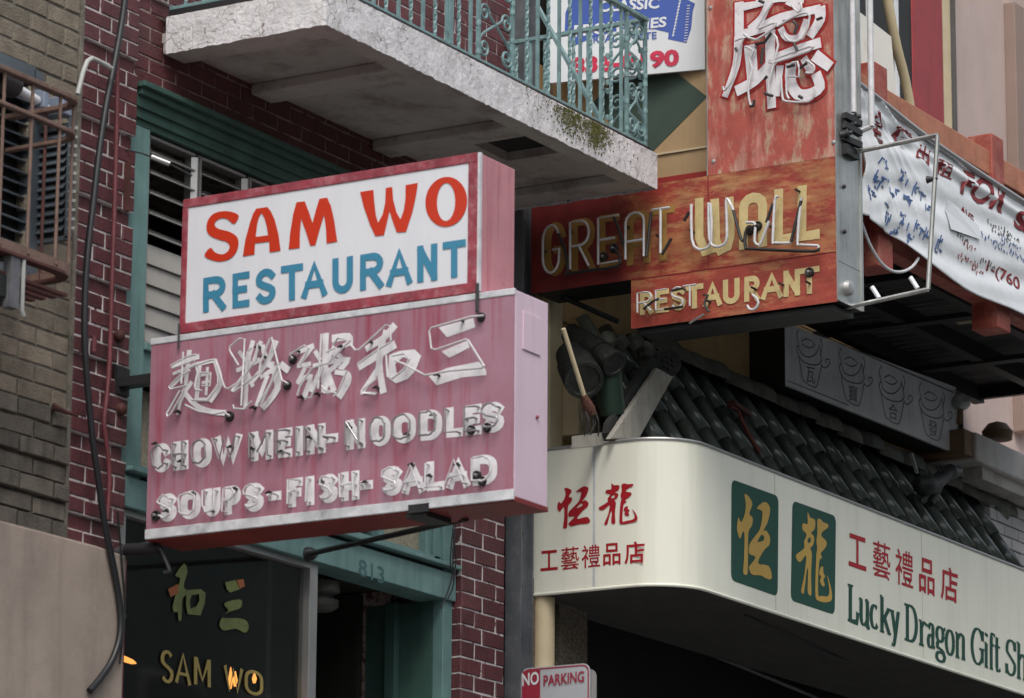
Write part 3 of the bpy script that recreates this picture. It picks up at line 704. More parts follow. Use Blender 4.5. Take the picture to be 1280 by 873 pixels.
def twisted(p, z0, z1, r=.0075, tw=True):
    """square bar, twisted along its height"""
    mb = MB(); n = 30 if tw else 1; vs = []
    for i in range(n+1):
        t = i/n; a = (t*PI*6 if tw else 0)+PI/4; z = z0+(z1-z0)*t
        for k in range(4): vs.append((p[0]+r*1.35*math.cos(a+k*PI/2), p[1]+r*1.35*math.sin(a+k*PI/2), z))
    mb.add(vs, [(i*4+k, i*4+(k+1) % 4, i*4+4+(k+1) % 4, i*4+4+k) for i in range(n) for k in range(4)])
    return mb.build('twisted_baluster' if tw else 'plain_baluster', 'teal_rail', bl)
def spiral(c, r, a0, turns, n=22, end=.22):
    return [(c[0]+r*(1-(1-end)*t)*math.cos(a0+turns*2*PI*t), c[1]+r*(1-(1-end)*t)*math.sin(a0+turns*2*PI*t)) for t in [i/n for i in range(n+1)]]
def scroll_panel(x0, x1, y_fn):
    """S scrolls in pairs, mirrored, between two posts; y_fn maps the local x to world x, y"""
    w = x1-x0; mb = []
    for row in range(2):
        z0 = 7.245+row*.325; h = .325
        for mx in (0, 1):
            R = min(.046, w*.24); c1 = (R+.006, .07); c2 = (w-R-.008, h-.085)
            s1 = list(reversed(spiral(c1, R, PI, 1.45)))      # bottom volute, ends going up its left side
            s2 = spiral(c2, R, PI, -1.45)                     # top volute, entered going up its left side
            P = s1+[(.07*w, .118), (.3*w, .168), (.47*w, .2)]+s2
            P = smooth(P, 2)
            Q = [((w-a if mx else a), b) for a, b in P]
            m_ = MB().tube([(*y_fn(x0+a), z0+b) for a, b in Q], .0068, 7)
            m_.build('scroll', 'teal_rail', bl)
        for zc in (.02, .16, .3):
            for xx in (x0, x1):
                px_, py_ = y_fn(xx); MB().lathe((px_, py_, z0+zc), (0, 0, 1), [(0, .0125), (.012, .0145), (.024, .0125)], 8).build('collar', 'teal_rail', bl)
front = lambda x: (x, RY)
posts = [(15.1, 15.41), (16.53, 16.72)]
for a, b in posts:
    twisted((a, RY), 7.24, TZ, .009, False); twisted((b, RY), 7.24, TZ, .009, False); scroll_panel(a, b, front)
x = 13.88; k = 0
while x < 16.5:
    if not (15.03 < x < 15.47): twisted((x, RY), 7.24, TZ, .0075, k % 2 == 0)
    x += .1045 if x < 15.1 else .103; k += 1
twisted((14.84, RY), 7.24, TZ, .016, False)
scroll_panel(.6, .79, lambda y: (16.72, -y))
for i in range(7): twisted((16.72, -.06-.085*i), 7.24, TZ, .0075, i % 2 == 0)
for i in range(7): twisted((13.78, -.08-.1*i), 7.24, TZ, .0075, i % 2 == 0)
bar('brace', (16.36, RY+.03, 7.24), (16.52, -.3, 8.0), .02, .02)

# ============================================================ gift shop and Great Wall house
gh = thing('gift_shop_house', 'house with ochre plywood front and a dark green tiled canopy roof', 'building', (19, 0, 0))
B('wall', 'ochre', gh, (16.96, 22.36, .02, .1, 5.8, 7.9), bevel=.004)
B('wall_core', 'interior', gh, (16.96, 22.36, .101, 8, 5.8, 12), (16.96, 17.55, .1, 8, 0, 5.8), (17.55, 22.36, 2.5, 8, 0, 5.8), (17.55, 22.36, .1, 2.5, 5.75, 5.8))
B('panel_joint', 'brown', gh, (17.27, 18.6, .012, .02, 6.558, 6.566), (18.3, 18.31, .012, .02, 6.57, 7.0))
B('pebbled_pier', 'aggregate', gh, (16.962, 17.07, -.02, .1, 0, 5.15), (17.25, 17.545, -.02, .1, 0, 5.15))
B('corner_post', 'cream_wood', gh, (17.13, 17.265, -.03, .02, 5.8, 7.3), bevel=.006)
B('wood_block', 'cream_wood', gh, (17.27, 17.515, -.12, .02, 5.935, 6.26), bevel=.01)
B('shop_front', 'black', gh, (17.55, 22.3, .8, .85, 0, 5.7), (17.56, 17.6, .1, .8, 0, 5.7))
MB().tube([(17.3, .5, 5.35), (22, .5, 5.1)], .012, 6).build('pipe_run', 'grey_iron', gh)
mb = MB(); rnd = random.Random(5)
for i in range(12):
    z = 4.5+i*.05; s = rnd.uniform(.01, .03)
    mb.add([(16.965, -.022, z), (16.965+s, -.03, z+.02), (16.965+s*.4, -.024, z+.05)], [(0, 1, 2)])
mb.build('flaking_paint', 'brown', gh)
dp = thing('cream_downpipe', 'cream painted downpipe under the canopy sign', 'pipe', (17.16, -.08, .13))
MB().tube([(17.065, -.04, .13), (17.065, -.04, 5.055)], .056, 20).build('pipe', 'cream_wood', dp)

# tiled canopy roof
SL = math.radians(57); SD = Vector((0, -math.cos(SL), -math.sin(SL))); SN = Vector((0, -math.sin(SL), math.cos(SL)))
def rz(x): return 6.56 - max(0, x-18.2)*.022
roof = MB()
roof.add([(17.35, -.03, rz(17.35)-.06), (22.75, -.03, rz(22.75)-.06), Vector((22.75, -.03, rz(22.75)-.06))+SD*1.05, Vector((17.35, -.03, rz(17.35)-.06))+SD*1.05,
          (17.35, .03, rz(17.35)-.14), (22.75, .03, rz(22.75)-.14), Vector((22.75, .03, rz(22.75)-.14))+SD*1.05, Vector((17.35, .03, rz(17.35)-.14))+SD*1.05],
         [(0, 1, 2, 3), (4, 5, 6, 7), (0, 3, 7, 4), (1, 2, 6, 5), (3, 2, 6, 7), (0, 1, 5, 4)])
roof = roof.build('roof', 'tile_bed', gh)
def shell(r0, r1, ln, sign=1, a0=-100, n=10, t=.011):
    """tapered half-round tile along -y, crown towards +z (sign 1) or trough (sign -1)"""
    vs = []; A = [math.radians(a0+(-2*a0)*k/n) for k in range(n+1)]
    for (yy, rr) in ((0, r0), (-ln, r1)):
        for off in (0, -t):
            for a in A: vs.append((math.sin(a)*(rr+off), yy, sign*math.cos(a)*(rr+off)))
    m = n+1; fs = []
    for k in range(n):
        fs += [(k, k+1, 2*m+k+1, 2*m+k), (m+k, 3*m+k, 3*m+k+1, m+k+1), (2*m+k, 2*m+k+1, 3*m+k+1, 3*m+k), (k, m+k, m+k+1, k+1)]
    me = bpy.data.meshes.new('tile'); me.from_pydata(vs, [], fs); me.polygons.foreach_set('use_smooth', [True]*len(fs))
    md = me
    return me
LT = .285
cover = shell(.042, .049, LT+.03, 1, -110, 16); cover.materials.append(M['tile'])
pan = shell(.074, .07, LT+.03, -1, -60, 6); pan.materials.append(M['tile'])
gp = parent_loc(roof); STEP = .243; row_x = []
for i in range(24):
    x = 17.46+i*STEP
    if x > 22.5: break
    row_x.append(x)
    for j in range(4):
        p = Vector((x, -.05, rz(x)-.02)) + SD*(j*LT-.06)
        for (me, dx, dn) in ((cover, 0, .012), (pan, STEP/2, .015)):
            if me is cover or j > 1 or True:
                o = bpy.data.objects.new('tile' if me is cover else 'pan_tile', me)
                o.location = p + Vector((dx, 0, 0)) + SN*(dn + random.uniform(-.003, .004)) - gp
                o.rotation_euler = (SL + random.uniform(-.01, .01), random.uniform(-.04, .04), random.uniform(-.012, .012))
                o.parent = roof; COL.objects.link(o)
cap = shell(.085, .098, .31, 1, -100); cap.materials.append(M['ridge'])
for i in range(17):
    x = 18.0+i*.28
    o = bpy.data.objects.new('ridge_tile', cap); o.location = Vector((x, -.075, rz(x)+.0+random.uniform(-.006, .006))) - gp
    o.rotation_euler = (random.uniform(-.05, .05), random.uniform(-.03, .03), PI/2+random.uniform(-.03, .03)); o.parent = roof; COL.objects.link(o)
e = PY(-.05).hit(1236, 640)
MB().lathe(e+Vector((-.12, 0, .02)), (1, -.15, -.03), [(0, .1), (.2, .1), (.21, 0)], 16).build('ridge_end', 'ridge', gh)
B('barge_moulding', 'dark_iron', gh, (22.62, 22.68, -.7, .0, 5.5, 5.56))
# hip ornament at the left end of the roof
h5 = PY(-.5)
wb = MB(); A_ = [h5.hit(*p) for p in ((762, 549), (822, 460), (842, 471), (799, 549))]
wb.prism(A_, (.0, .03, .0)); wb.build('hip_board', 'greywood', gh, bevel=.006)
h4 = PY(-.46); A_ = [h4.hit(*p) for p in ((760, 541), (762, 529), (815, 445), (824, 452), (823, 461), (764, 551))]
MB().prism(A_, (0, .035, 0)).build('hip_flashing', 'tile_bed', gh)
c = h5.hit(836, 453); ax = Vector((-.62, -.74, -.05))
MB().lathe(c-ax*.04, ax, [(-.2, .055), (0, .055), (0, .07), (.03, .072), (.04, .062), (.032, .052), (.03, 0)], 28).build('end_medallion', 'clay', gh)
u_ = ax.normalized().orthogonal().normalized(); v_ = ax.normalized().cross(u_)
mb = MB(); cc_ = c-ax*.04+ax.normalized()*.031
for k in range(6):
    a = k*PI/3; d = (u_*math.cos(a)+v_*math.sin(a)); mb.lathe(cc_+d*.03, ax, [(0, .012), (.008, .01), (.011, 0)], 8)
mb.lathe(cc_, ax, [(0, .012), (.012, .008), (.014, 0)], 8); mb.build('medallion_flower', 'clay', gh)
a0, a1 = h5.hit(768, 455), h5.hit(774, 408)
MB().lathe(a0, Vector(a1)-Vector(a0)+Vector((.05, .3, 0)), [(.004, 0), (.004, .05), (-.004, .054), (-.004, .068), (.02, .068), (.12, .062), (.12, .072), (.26, .068), (.26, .06), (.4, .055)], 24).build('hip_end_tile', 'clay', gh)
a0, a1 = h5.hit(782, 505), h5.hit(776, 450)
MB().lathe(a0+Vector((0, .08, 0)), a1-a0, [(-.05, .06), (.0, .065), (.2, .07), (.22, .05), (.24, 0)], 20).build('green_roll_tile', mat('green_glaze', (.014, .032, .021), .4, var=.3), gh)
a0, a1 = h5.hit(748, 474), h5.hit(770, 428)
MB().lathe(a0+Vector((0, .08, 0)), a1-a0+Vector((.03, .22, 0)), [(.01, 0), (.01, .075), (0, .082), (0, .1), (.03, .102), (.2, .095), (.2, .085), (.32, .075), (.32, 0)], 24).build('hip_shell_tile', 'clay', gh)
rk = MB(); rnd = random.Random(2)
for i in range(9):
    p = h4.hit(795+rnd.uniform(-18, 42), 432+rnd.uniform(-10, 14)) + Vector((0, rnd.uniform(0, .2), 0))
    rk.lathe(p, (rnd.uniform(-1, 1), rnd.uniform(-1, 1), 1), [(-.05, .0), (-.04, .035), (0, .05), (.04, .03), (.05, 0)], 7)
rk.build('mortar_lumps', 'ridge', gh)
q9 = PY(-.42); MB().prism([q9.hit(*p) for p in ((719, 560), (758, 556), (758, 540), (719, 545))], (0, .02, 0)).build('sill_board', 'greywood', gh)
# broom
bm_ = thing('broom', 'old broom leaning in the corner above the canopy sign', 'broom', (17.6, -.15, 6.1))
yy = PY(-.62)
MB().tube([yy.hit(704, 411), yy.hit(731, 498)], .012, 10).build('handle', 'cream_wood', bm_)
MB().lathe(yy.hit(729, 494), yy.hit(740, 521)-yy.hit(729, 494), [(0, .014), (.03, .024), (.08, .032), (.11, .028), (.11, 0)], 14).build('brush', mat('dark_straw', (.11, .045, .03), .9, var=.4, vs=60, bump=1), bm_)
wr = MB()
for i in range(7):
    p = yy.hit(726+i*3, 515); wr.tube(smooth([tuple(p), tuple(p+Vector((rnd.uniform(-.03, .03), -.02, -.05))), tuple(p+Vector((rnd.uniform(-.05, .05), -.01, -.12)))], 3), .0022, 5)
wr.build('loose_wires', 'dark_iron', bm_)
wl_ = thing('hanging_wires', 'loose dark wires hanging down the corner of the right brick pilaster', 'wire', (16.33, -.02, 5))
for pts in ([(567, 655), (563, 700), (565, 720), (559, 742), (551, 760)], [(571, 650), (566, 690), (567, 730), (560, 748)], [(566, 660), (570, 700), (566, 735)]):
    MB().tube([PY(-.03).hit(*p) for p in smooth(pts, 3)], .004, 6).build('wire', 'dark_iron', wl_)
# roof ornament
ro = thing('roof_figure', 'black glazed animal figure perched on the tiled roof', 'ornament', (20.6, -.4, 6.2))
yo = PY(-.42)
def body(mb, pts, r): mb.tube([yo.hit(*p) for p in pts], r, 12)
mb = MB(); body(mb, smooth([(1147, 603), (1155, 607), (1165, 606), (1174, 600), (1184, 592), (1192, 589)], 3), [.02, .045, .06, .065, .066, .06, .058, .056, .05, .047, .045, .045, .042, .05, .045, .02][:16]); mb.build('body', 'black', ro)
mb = MB(); body(mb, [(1176, 598), (1170, 614), (1163, 630)], [.035, .03, .022]); body(mb, [(1188, 592), (1198, 590), (1202, 596)], [.04, .03, .012]); body(mb, [(1190, 585), (1186, 590)], [.012, .02]); body(mb, [(1198, 584), (1196, 590)], [.008, .02]); body(mb, [(1150, 590), (1153, 601)], [.004, .02]); body(mb, [(1162, 588), (1164, 600)], [.004, .02]); body(mb, [(1173, 584), (1176, 594)], [.004, .018]); body(mb, [(1160, 612), (1156, 622), (1150, 626)], [.03, .02, .012]); mb.build('head_and_leg', 'black', ro)
MB().beam(yo.hit(1139, 567), yo.hit(1146, 592), .02, .006).build('splinter', 'alu', ro)
rc = thing('rusty_cable', 'rusty wire and clamp lying across the roof tiles', 'cable', (18.7, -.4, 6.3))
yo = PY(-.34)
MB().tube([yo.hit(*p) for p in smooth([(914, 508), (922, 512), (927, 525), (936, 543), (946, 560), (955, 578), (960, 590)], 2)], .011, 6).build('wire', mat('red_rust', (.16, .045, .03), .8, var=.3), rc)
MB().beam(yo.hit(914, 504), yo.hit(934, 518), .05, .025).build('clamp', 'rust_dark', rc)

# ---- Great Wall house: side panel of the timber balcony, front behind it
gw = thing('great_wall_house', 'upper restaurant house with a tan side panel painted with a dark green diamond', 'building', (19, 0, 7))
B('side_panel', 'tan_panel', gw, (17.2, 17.24, -1.5, .0, 7.21, 9.2))
pq = PX(17.2)
mb = MB(); poly(mb, pq, [pq.ab(x, y) for x, y in ((884, 121), (806, 200), (740, 130), (806, 60))], off=.003); mb.build('green_diamond', 'panel_green', gw)
B('red_band', 'red_band', gw, (17.185, 17.24, -1.5, .0, 7.12, 7.21))
B('panel_strip', 'cream_wood', gw, (17.19, 17.2, -1.5, .0, 7.335, 7.345))
B('front_wall', 'ochre', gw, (17.26, 21.55, -.0, .019, 7.9, 10.5))
B('front_opening', 'black', gw, (18.0, 21.7, -.01, -.002, 7.3, 10.2))
B('window_bar', 'real_white', gw, (21.0, 21.03, -.03, -.011, 7.3, 10.2), (20.2, 20.22, -.03, -.011, 7.3, 10.2), (21.40, 21.43, -.03, -.011, 7.3, 10.2))
B('red_column', 'redcol', gw, (21.66, 22.12, -.02, .05, 6.9, 11), bevel=.01)
B('cream_pilaster', 'cream_wood', gw, (22.125, 22.26, -.01, .05, 6.9, 11), bevel=.006)
# timber balcony
tbk = thing('timber_balcony', 'red and orange timber balcony with dark boarded underside on the right', 'balcony', (19.5, -1.0, 6.95))
BY = -1.5
B('edge_beam', 'redwood', tbk, (17.3, 22.4, BY, BY+.1, 6.93, 7.16), bevel=.006)
B('top_rail', 'orangewood', tbk, (17.3, 22.4, BY-.01, BY+.05, 7.66, 7.80), bevel=.006)
for x in (17.75, 19.36, 20.98): pass
for x in (17.86, 19.36, 20.9):
    B('post', 'redwood', tbk, (x, x+.17, BY+.052 if False else BY-.06, BY+.1, 6.78, 7.06), bevel=.008)
    B('post', 'redwood', tbk, (x+.04, x+.2, BY-.03, BY+.12, 7.1, 7.90), bevel=.008)
x = 17.32
while x < 22.3:
    B('deck_board', 'deck', tbk, (x, x+.086, BY+.11, -.02, 7.20, 7.23)); x += .1
for y in (-1.1, -.62, -.15):
    B('joist', 'black', tbk, (17.3, 22.35, y, y+.07, 7.10, 7.199))
for x in (17.9, 19.0, 20.2, 21.3): B('cross_joist', 'black', tbk, (x, x+.08, BY+.1, -.02, 7.02+(.07 if x > 19.3 else 0), 7.12))
for (x, y0, y1) in ((18.62, -1.35, -1.15), (18.62, -.55, -.3), (20.6, -1.35, -.75), (22.2, -1.3, -.5)): B('gap_light_strip', 'deck_gap_light', tbk, (x, x+.05, y0, y1, 7.17, 7.199))  # pale strips painted in for daylight coming through the deck gaps
B('end_plate', 'black', tbk, (22.3, 22.34, BY+.1, 0, 7.12, 7.3))
wb_ = thing('white_board', 'white board leaning inside the timber balcony', 'board', (18.6, -1.2, 7.8))
yb = PY(-1.3); MB().prism([yb.hit(*p) for p in ((1073, 14), (1114, 46), (1122, 132), (1079, 104))], (.0, .03, 0)).build('board', 'boardwhite', wb_)
hp = thing('cream_hose', 'cream hose hanging down behind the timber balcony rail', 'hose', (20, -1, 8))
MB().tube([PY(-1.1).hit(*p) for p in smooth([(1108, -10), (1113, 20), (1121, 60), (1130, 95), (1136, 125), (1137, 138), (1130, 142)], 3)], .028, 12).build('hose', 'hose', hp)
wc = thing('white_wire', 'loose white wire drooping from the timber balcony edge', 'wire', (18, -1.5, 6.9))
MB().tube([PY(-1.58).hit(*p) for p in smooth([(1077, 278), (1087, 305), (1100, 327), (1113, 338), (1127, 340), (1140, 334), (1148, 323)], 3)], .008, 8).build('wire', 'pvc', wc)
# ---- pale pink house far right
ph = thing('pink_house', 'pale pink rendered house beyond the timber balcony', 'building', (24, 0, 0))
B('wall', 'pinkwall', ph, (22.27, 40, .03, 10, 5.9, 14), bevel=.01)
B('lower_front', 'whitebrick', ph, (22.4, 23.3, -.12, .03, 4.9, 6.5))
bricks(ph, 'whitebrick', 22.4, 23.2, 5.7, 6.5, .075, .22, -.15, .04, .008)
B('lower_wall', 'interior', ph, (23.3, 40, -.05, 10, 0, 5.9), (22.4, 23.3, .03, 10, 0, 5.9))
B('trim_post', 'pink_trim', ph, (23.21, 23.37, -.05, .03, 7.1, 10.02), bevel=.006)
B('dark_joint', 'ink', ph, (22.262, 22.272, -.04, .1, 6, 12))
B('ledge', 'ledge', ph, (21.83, 26, -.32, .03, 6.62, 6.80), bevel=.012)
B('ledge_shadow_board', 'soffit', ph, (22.0, 26, -.28, .03, 6.54, 6.62))
B('brown_end', 'brown', ph, (21.70, 21.829, -.3, .03, 6.64, 6.80), bevel=.006)
B('awning', 'soffit', ph, (23.3, 28, -1.2, -.1, 5.5, 5.56))
B('amber_panel', mat('amber_panel', (.5, .22, .07), .5, var=.2), ph, (23.0, 23.25, -.2, -.19, 5.62, 5.85))
fn = thing('finial_lamp', 'small round capped pipe rising beside the painted board', 'lamp', (21.9, -.25, 6.9))
p = PY(-.25).hit(1199, 530); MB().tube([p, PY(-.25).hit(1200, 506)], .018, 8).build('stem', 'brown', fn)
MB().lathe(PY(-.25).hit(1199, 503), (1, -.4, .1), [(-.03, 0), (-.02, .045), (.02, .055), (.06, .04), (.07, 0)], 14).build('cap', 'galv', fn)
sn = thing('stone_knob', 'brown rounded knob lying on the whitewashed ledge', 'ornament', (22.3, -.2, 6.8))
MB().lathe(PY(-.25).hit(1247, 550), (0, 0, 1), [(0, .0), (0, .09), (.05, .1), (.1, .06), (.12, 0)], 14).build('knob', 'brown', sn)
# ============================================================ white lightbox sign
SX = 13.4
p0 = PX(SX)
s1 = thing('lightbox_sign', 'white lightbox sign with red SAM WO over blue RESTAURANT in a red frame', 'sign', (13.54, -1.1, 5.61))
B('cabinet', 'frame_side', s1, (SX+.012, SX+.285, -1.862, -.372, 5.612, 6.2), bevel=.004)
B('corner_strip', 'trim_white', s1, (SX-.002, SX+.014, -1.866, -1.854, 5.612, 6.202))
B('frame_rail', 'frame_red', s1, (SX-.004, SX+.014, -1.854, -.37, 6.163, 6.203), bevel=.003)
B('frame_rail', 'frame_red', s1, (SX-.004, SX+.014, -1.854, -.37, 5.607, 5.652), bevel=.003)
B('frame_stile', 'frame_red', s1, (SX-.003, SX+.013, -.398, -.368, 5.65, 6.165), bevel=.003)
B('frame_stile', 'frame_red', s1, (SX-.003, SX+.013, -1.855, -1.808, 5.65, 6.165), bevel=.003)
B('face', 'acrylic', s1, (SX+.001, SX+.012, -1.81, -.39, 5.64, 6.17))
fA = Z(230, 200, 4.363); fB = Z(400, 190, 4.365)
def lett(name, m, parent, pl, f, outer, holes=(), sm=0, off=.002):
    mb = MB(); o_ = zp(outer, f, pl); hs_ = [zp(h, f, pl) for h in holes]
    if sm: o_ = smooth(o_, sm, True); hs_ = [smooth(h, sm, True) for h in hs_]
    poly(mb, pl, o_, hs_, off); return mb.build(name, m, parent)
lett('letter', 'red_vinyl', s1, p0, fA, [(300, 305), (274, 350), (240, 325), (210, 318), (180, 330), (168, 352), (185, 375), (240, 390), (280, 410), (298, 440), (292, 490), (265, 530), (225, 550), (175, 553), (113, 525), (145, 480), (170, 505), (210, 516), (240, 500), (250, 472), (235, 448), (190, 435), (145, 415), (125, 385), (128, 340), (155, 300), (200, 282), (255, 283)], sm=3)
lett('letter', 'red_vinyl', s1, p0, fA, [(395, 267), (456, 258), (475, 282), (495, 325), (515, 400), (528, 495), (468, 505), (466, 446), (388, 456), (386, 516), (322, 527), (335, 440), (362, 340), (378, 295)], [[(392, 421), (400, 350), (410, 312), (424, 290), (440, 318), (452, 360), (460, 412)]])
lett('letter', 'red_vinyl', s1, p0, fA, [(615, 232), (660, 227), (682, 285), (702, 345), (722, 270), (740, 213), (782, 207), (802, 250), (820, 330), (837, 446), (779, 456), (775, 370), (765, 300), (745, 365), (718, 465), (690, 470), (665, 390), (640, 322), (633, 400), (632, 480), (572, 488), (580, 400), (596, 300)])
lett('letter', 'red_vinyl', s1, p0, fB, [(220, 220), (292, 208), (297, 270), (305, 345), (318, 388), (342, 345), (357, 280), (360, 198), (395, 192), (400, 260), (418, 330), (440, 370), (458, 320), (468, 250), (468, 182), (535, 170), (525, 240), (505, 330), (470, 437), (420, 440), (400, 385), (380, 322), (370, 370), (350, 455), (303, 460), (275, 400), (240, 300)])
lett('letter', 'red_vinyl', s1, p0, fB, [(690+114*math.cos(t)+8*math.sin(t)*0, 273-136*math.sin(t)-6*math.cos(t)) for t in [2*PI*k/36 for k in range(36)]], [[(689+50*math.cos(t), 274-104*math.sin(t)-4*math.cos(t)) for t in [2*PI*k/30 for k in range(30)]]])
def line_word(chars, f_lo, f_hi, pl, parent, m, hw, off=.002, name='letter', cap=True, pen=None, step=.0004):
    for c_, x0, x1 in chars:
        mb = MB()
        for k, (P, cl) in enumerate(letter_paths(c_, x0, x1, f_lo, f_hi, pl, ins=hw[1])):
            stroke(mb, pl, P, hw[0], off+k*step, cl, cap=hw[0]*.98 if (cap and not cl) else 0)
        mb.build(name, m, parent)
def xs_of(f, L): return [(c_, f(a, 0)[0], f(b, 0)[0]) for c_, a, b in L]
R1 = xs_of(fA, [('R', 105, 228), ('E', 265, 358), ('S', 392, 502), ('T', 530, 650), ('A', 643, 780)]) + xs_of(fB, [('U', 70, 180), ('R', 220, 345), ('A', 365, 502), ('N', 533, 640), ('T', 672, 795)])
line_word(R1, line_of((254, 390.5), (568.4, 346.3)), line_of((254, 348.5), (582, 300)), p0, s1, 'blue_vinyl', (.0155, 3.6))
for y in (-1.4, -.7): B('bracket', 'dark_iron', s1, (13.5, 13.56, y-.02, y+.02, 5.59, 5.61))

# ============================================================ pink neon sign
s2 = thing('neon_sign', 'faded pink neon sign with white Chinese characters, CHOWMEIN-NOODLES and SOUPS-FISH-SALAD', 'sign', (13.54, -1.1, 4.73))
B('cabinet', 'pink_end', s2, (SX+.004, SX+.27, -2.035, -.222, 4.74, 5.598), bevel=.004)
B('face', 'pink', s2, (SX-.002, SX+.004, -2.033, -.224, 4.77, 5.575))
B('top_trim', 'trim_white', s2, (SX-.006, SX+.01, -2.036, -.22, 5.575, 5.603), bevel=.003)
B('bottom_trim', 'trim_white', s2, (SX-.006, SX+.01, -2.036, -.22, 4.727, 4.77), bevel=.003)
B('underside', 'under_red', s2, (SX+.01, SX+.272, -2.038, -.22, 4.722, 4.74))
B('access_plate', 'pink_end', s2, (SX+.06, SX+.2, -2.041, -2.0355, 5.36, 5.52), bevel=.002)
MB().lathe((SX+.18, -2.036, 5.1), (0, -1, 0), [(0, .009), (.008, .006), (.01, 0)], 8).build('screw', 'frame_red', s2)
fE = Z(190, 380, 5.457); fF = Z(400, 370, 5.333); fC = Z(180, 490, 4.596); fD = Z(400, 490, 4.596)
CW = xs_of(fC, [('C', 58, 155), ('H', 172, 258), ('O', 288, 392), ('W', 408, 566), ('M', 618, 745), ('E', 772, 855), ('I', 872, 918), ('N', 940, 1046)]) + xs_of(fD, [('-', 30, 110), ('N', 155, 262), ('O', 298, 407), ('O', 428, 552), ('D', 580, 702), ('L', 728, 822), ('E', 838, 930), ('S', 935, 1060)])
cb, ctp = line_of((204, 590), (617.6, 540)), line_of((204, 555.3), (617.6, 504))
SF = xs_of(fC, [('S', 92, 192), ('O', 212, 328), ('U', 352, 442), ('P', 466, 560), ('S', 585, 692), ('-', 715, 795), ('F', 835, 915), ('I', 938, 982)]) + xs_of(fD, [('S', 6, 106), ('H', 125, 228), ('-', 232, 310), ('S', 365, 475), ('A', 478, 607), ('L', 615, 716), ('A', 733, 862), ('D', 880, 1018)])
sb_, stp = line_of((208.3, 652), (608.9, 605.3)), line_of((208.3, 618.4), (608.9, 569.8))
line_word(CW, cb, ctp, p0, s2, 'letter_white', (.019, 4.5), off=.0035, name='painted_letter')
line_word(SF, sb_, stp, p0, s2, 'letter_white', (.019, 4.5), off=.0035, name='painted_letter')
def tube_word(chars, lo, hi, pl, parent, m, r, off, ins=3, jig=.004, name='neon_letter'):
    rnd = random.Random(4)
    for c_, x0, x1 in chars:
        mb = MB()
        for P, cl in letter_paths(c_, x0, x1, lo, hi, pl, ins=ins):
            Q = [pl.w(a+rnd.uniform(-jig, jig), b+rnd.uniform(-jig, jig), off) for a, b in P]
            if cl: Q.append(Q[0])
            # ends dive back into the sign
            if not cl: Q = [pl.w(*P[0], .0)] + Q + [pl.w(*P[-1], .0)]
            mb.tube(Q, r, 8)
        mb.build(name, m, parent)
def join_tube(pts, f, pl, off, r, m, parent, name='neon_tube', sm=2, raw=False):
    P = [pl.hit(*f(*p), off) for p in pts]
    if sm: P = smooth([tuple(p) for p in P], sm)
    return MB().tube(P, r, 8).build(name, m, parent)
TO = .036
def shifted(chars, d): return [(c_, a+d, b+d) for c_, a, b in chars]
def lo2(f, d): return lambda x: f(x)+d
# tubes stand off the face, directly in front of the painted letters
tube_word([c_ for c_ in CW], cb, ctp, p0, s2, 'tube_grey', .0047, TO)
tube_word([c_ for c_ in SF], sb_, stp, p0, s2, 'tube', .0047, TO)
def chi(strokes, f, pl, parent, m, off=.0035, sc=1.0, name='painted_character', halo=None):
    px_m = 1/ (pl.hit(*f(100, 100))-pl.hit(*f(101, 100))).length
    mb = MB()
    for k, (pts, w) in enumerate(strokes):
        P = [pl.ab(*f(*p)) for p in (smooth(pts, 3) if len(pts) > 2 else pts)]
        ww = w if not isinstance(w, (list, tuple)) else None
        if ww is None:
            n = len(P); ww = [(w[0]+(w[1]-w[0])*i/(n-1))/px_m*sc for i in range(n)]
        else: ww = w/px_m*sc
        stroke(mb, pl, P, ww, off+k*.00025, cap=(ww[0] if isinstance(ww, list) else ww)*.6)
    return mb.build(name, m, parent)
MIAN = [([(150, 420), (320, 362)], (10, 15)), ([(150, 478), (310, 412)], (9, 12)), ([(258, 328), (232, 560)], (16, 12)), ([(240, 465), (140, 565)], (12, 8)), ([(270, 540), (205, 650), (180, 750)], (14, 9)), ([(215, 590), (300, 690), (400, 735), (500, 745)], (14, 16)),
        ([(290, 420), (425, 388)], (12, 12)), ([(435, 390), (470, 540), (400, 655)], (14, 24)), ([(330, 430), (310, 640)], (12, 14)), ([(300, 655), (410, 655)], (10, 12)), ([(345, 490), (395, 475)], 8), ([(350, 540), (395, 530)], 8), ([(385, 440), (375, 620)], 9)]
FEN = [([(690, 262), (655, 420), (640, 705)], (15, 14)), ([(585, 455), (735, 385)], (12, 15)), ([(600, 330), (650, 395)], (11, 13)), ([(745, 265), (700, 380)], (14, 10)), ([(650, 470), (555, 590)], (16, 10)), ([(660, 480), (690, 560)], 12), ([(845, 265), (790, 400), (680, 540)], (20, 14)), ([(760, 290), (790, 400), (830, 420)], (14, 20)), ([(750, 500), (850, 440)], (12, 16)), ([(850, 480), (860, 580), (770, 705)], (24, 18)), ([(790, 500), (720, 690)], (14, 12)), ([(890, 420), (930, 450)], 20)]
ZHOU = [([(1000, 330), (1100, 290)], (13, 16)), ([(1090, 300), (1010, 410)], (16, 12)), ([(1000, 425), (1080, 410)], 12), ([(1050, 430), (1000, 540)], 13), ([(1000, 530), (1085, 500), (1040, 640)], (13, 18)), ([(1190, 215), (1175, 590)], (20, 16)), ([(1110, 425), (1250, 390)], (13, 15)), ([(1120, 330), (1150, 380)], 13), ([(1245, 300), (1210, 370)], 13), ([(1160, 440), (1090, 590)], (16, 12)), ([(1195, 440), (1245, 590)], (14, 18))]
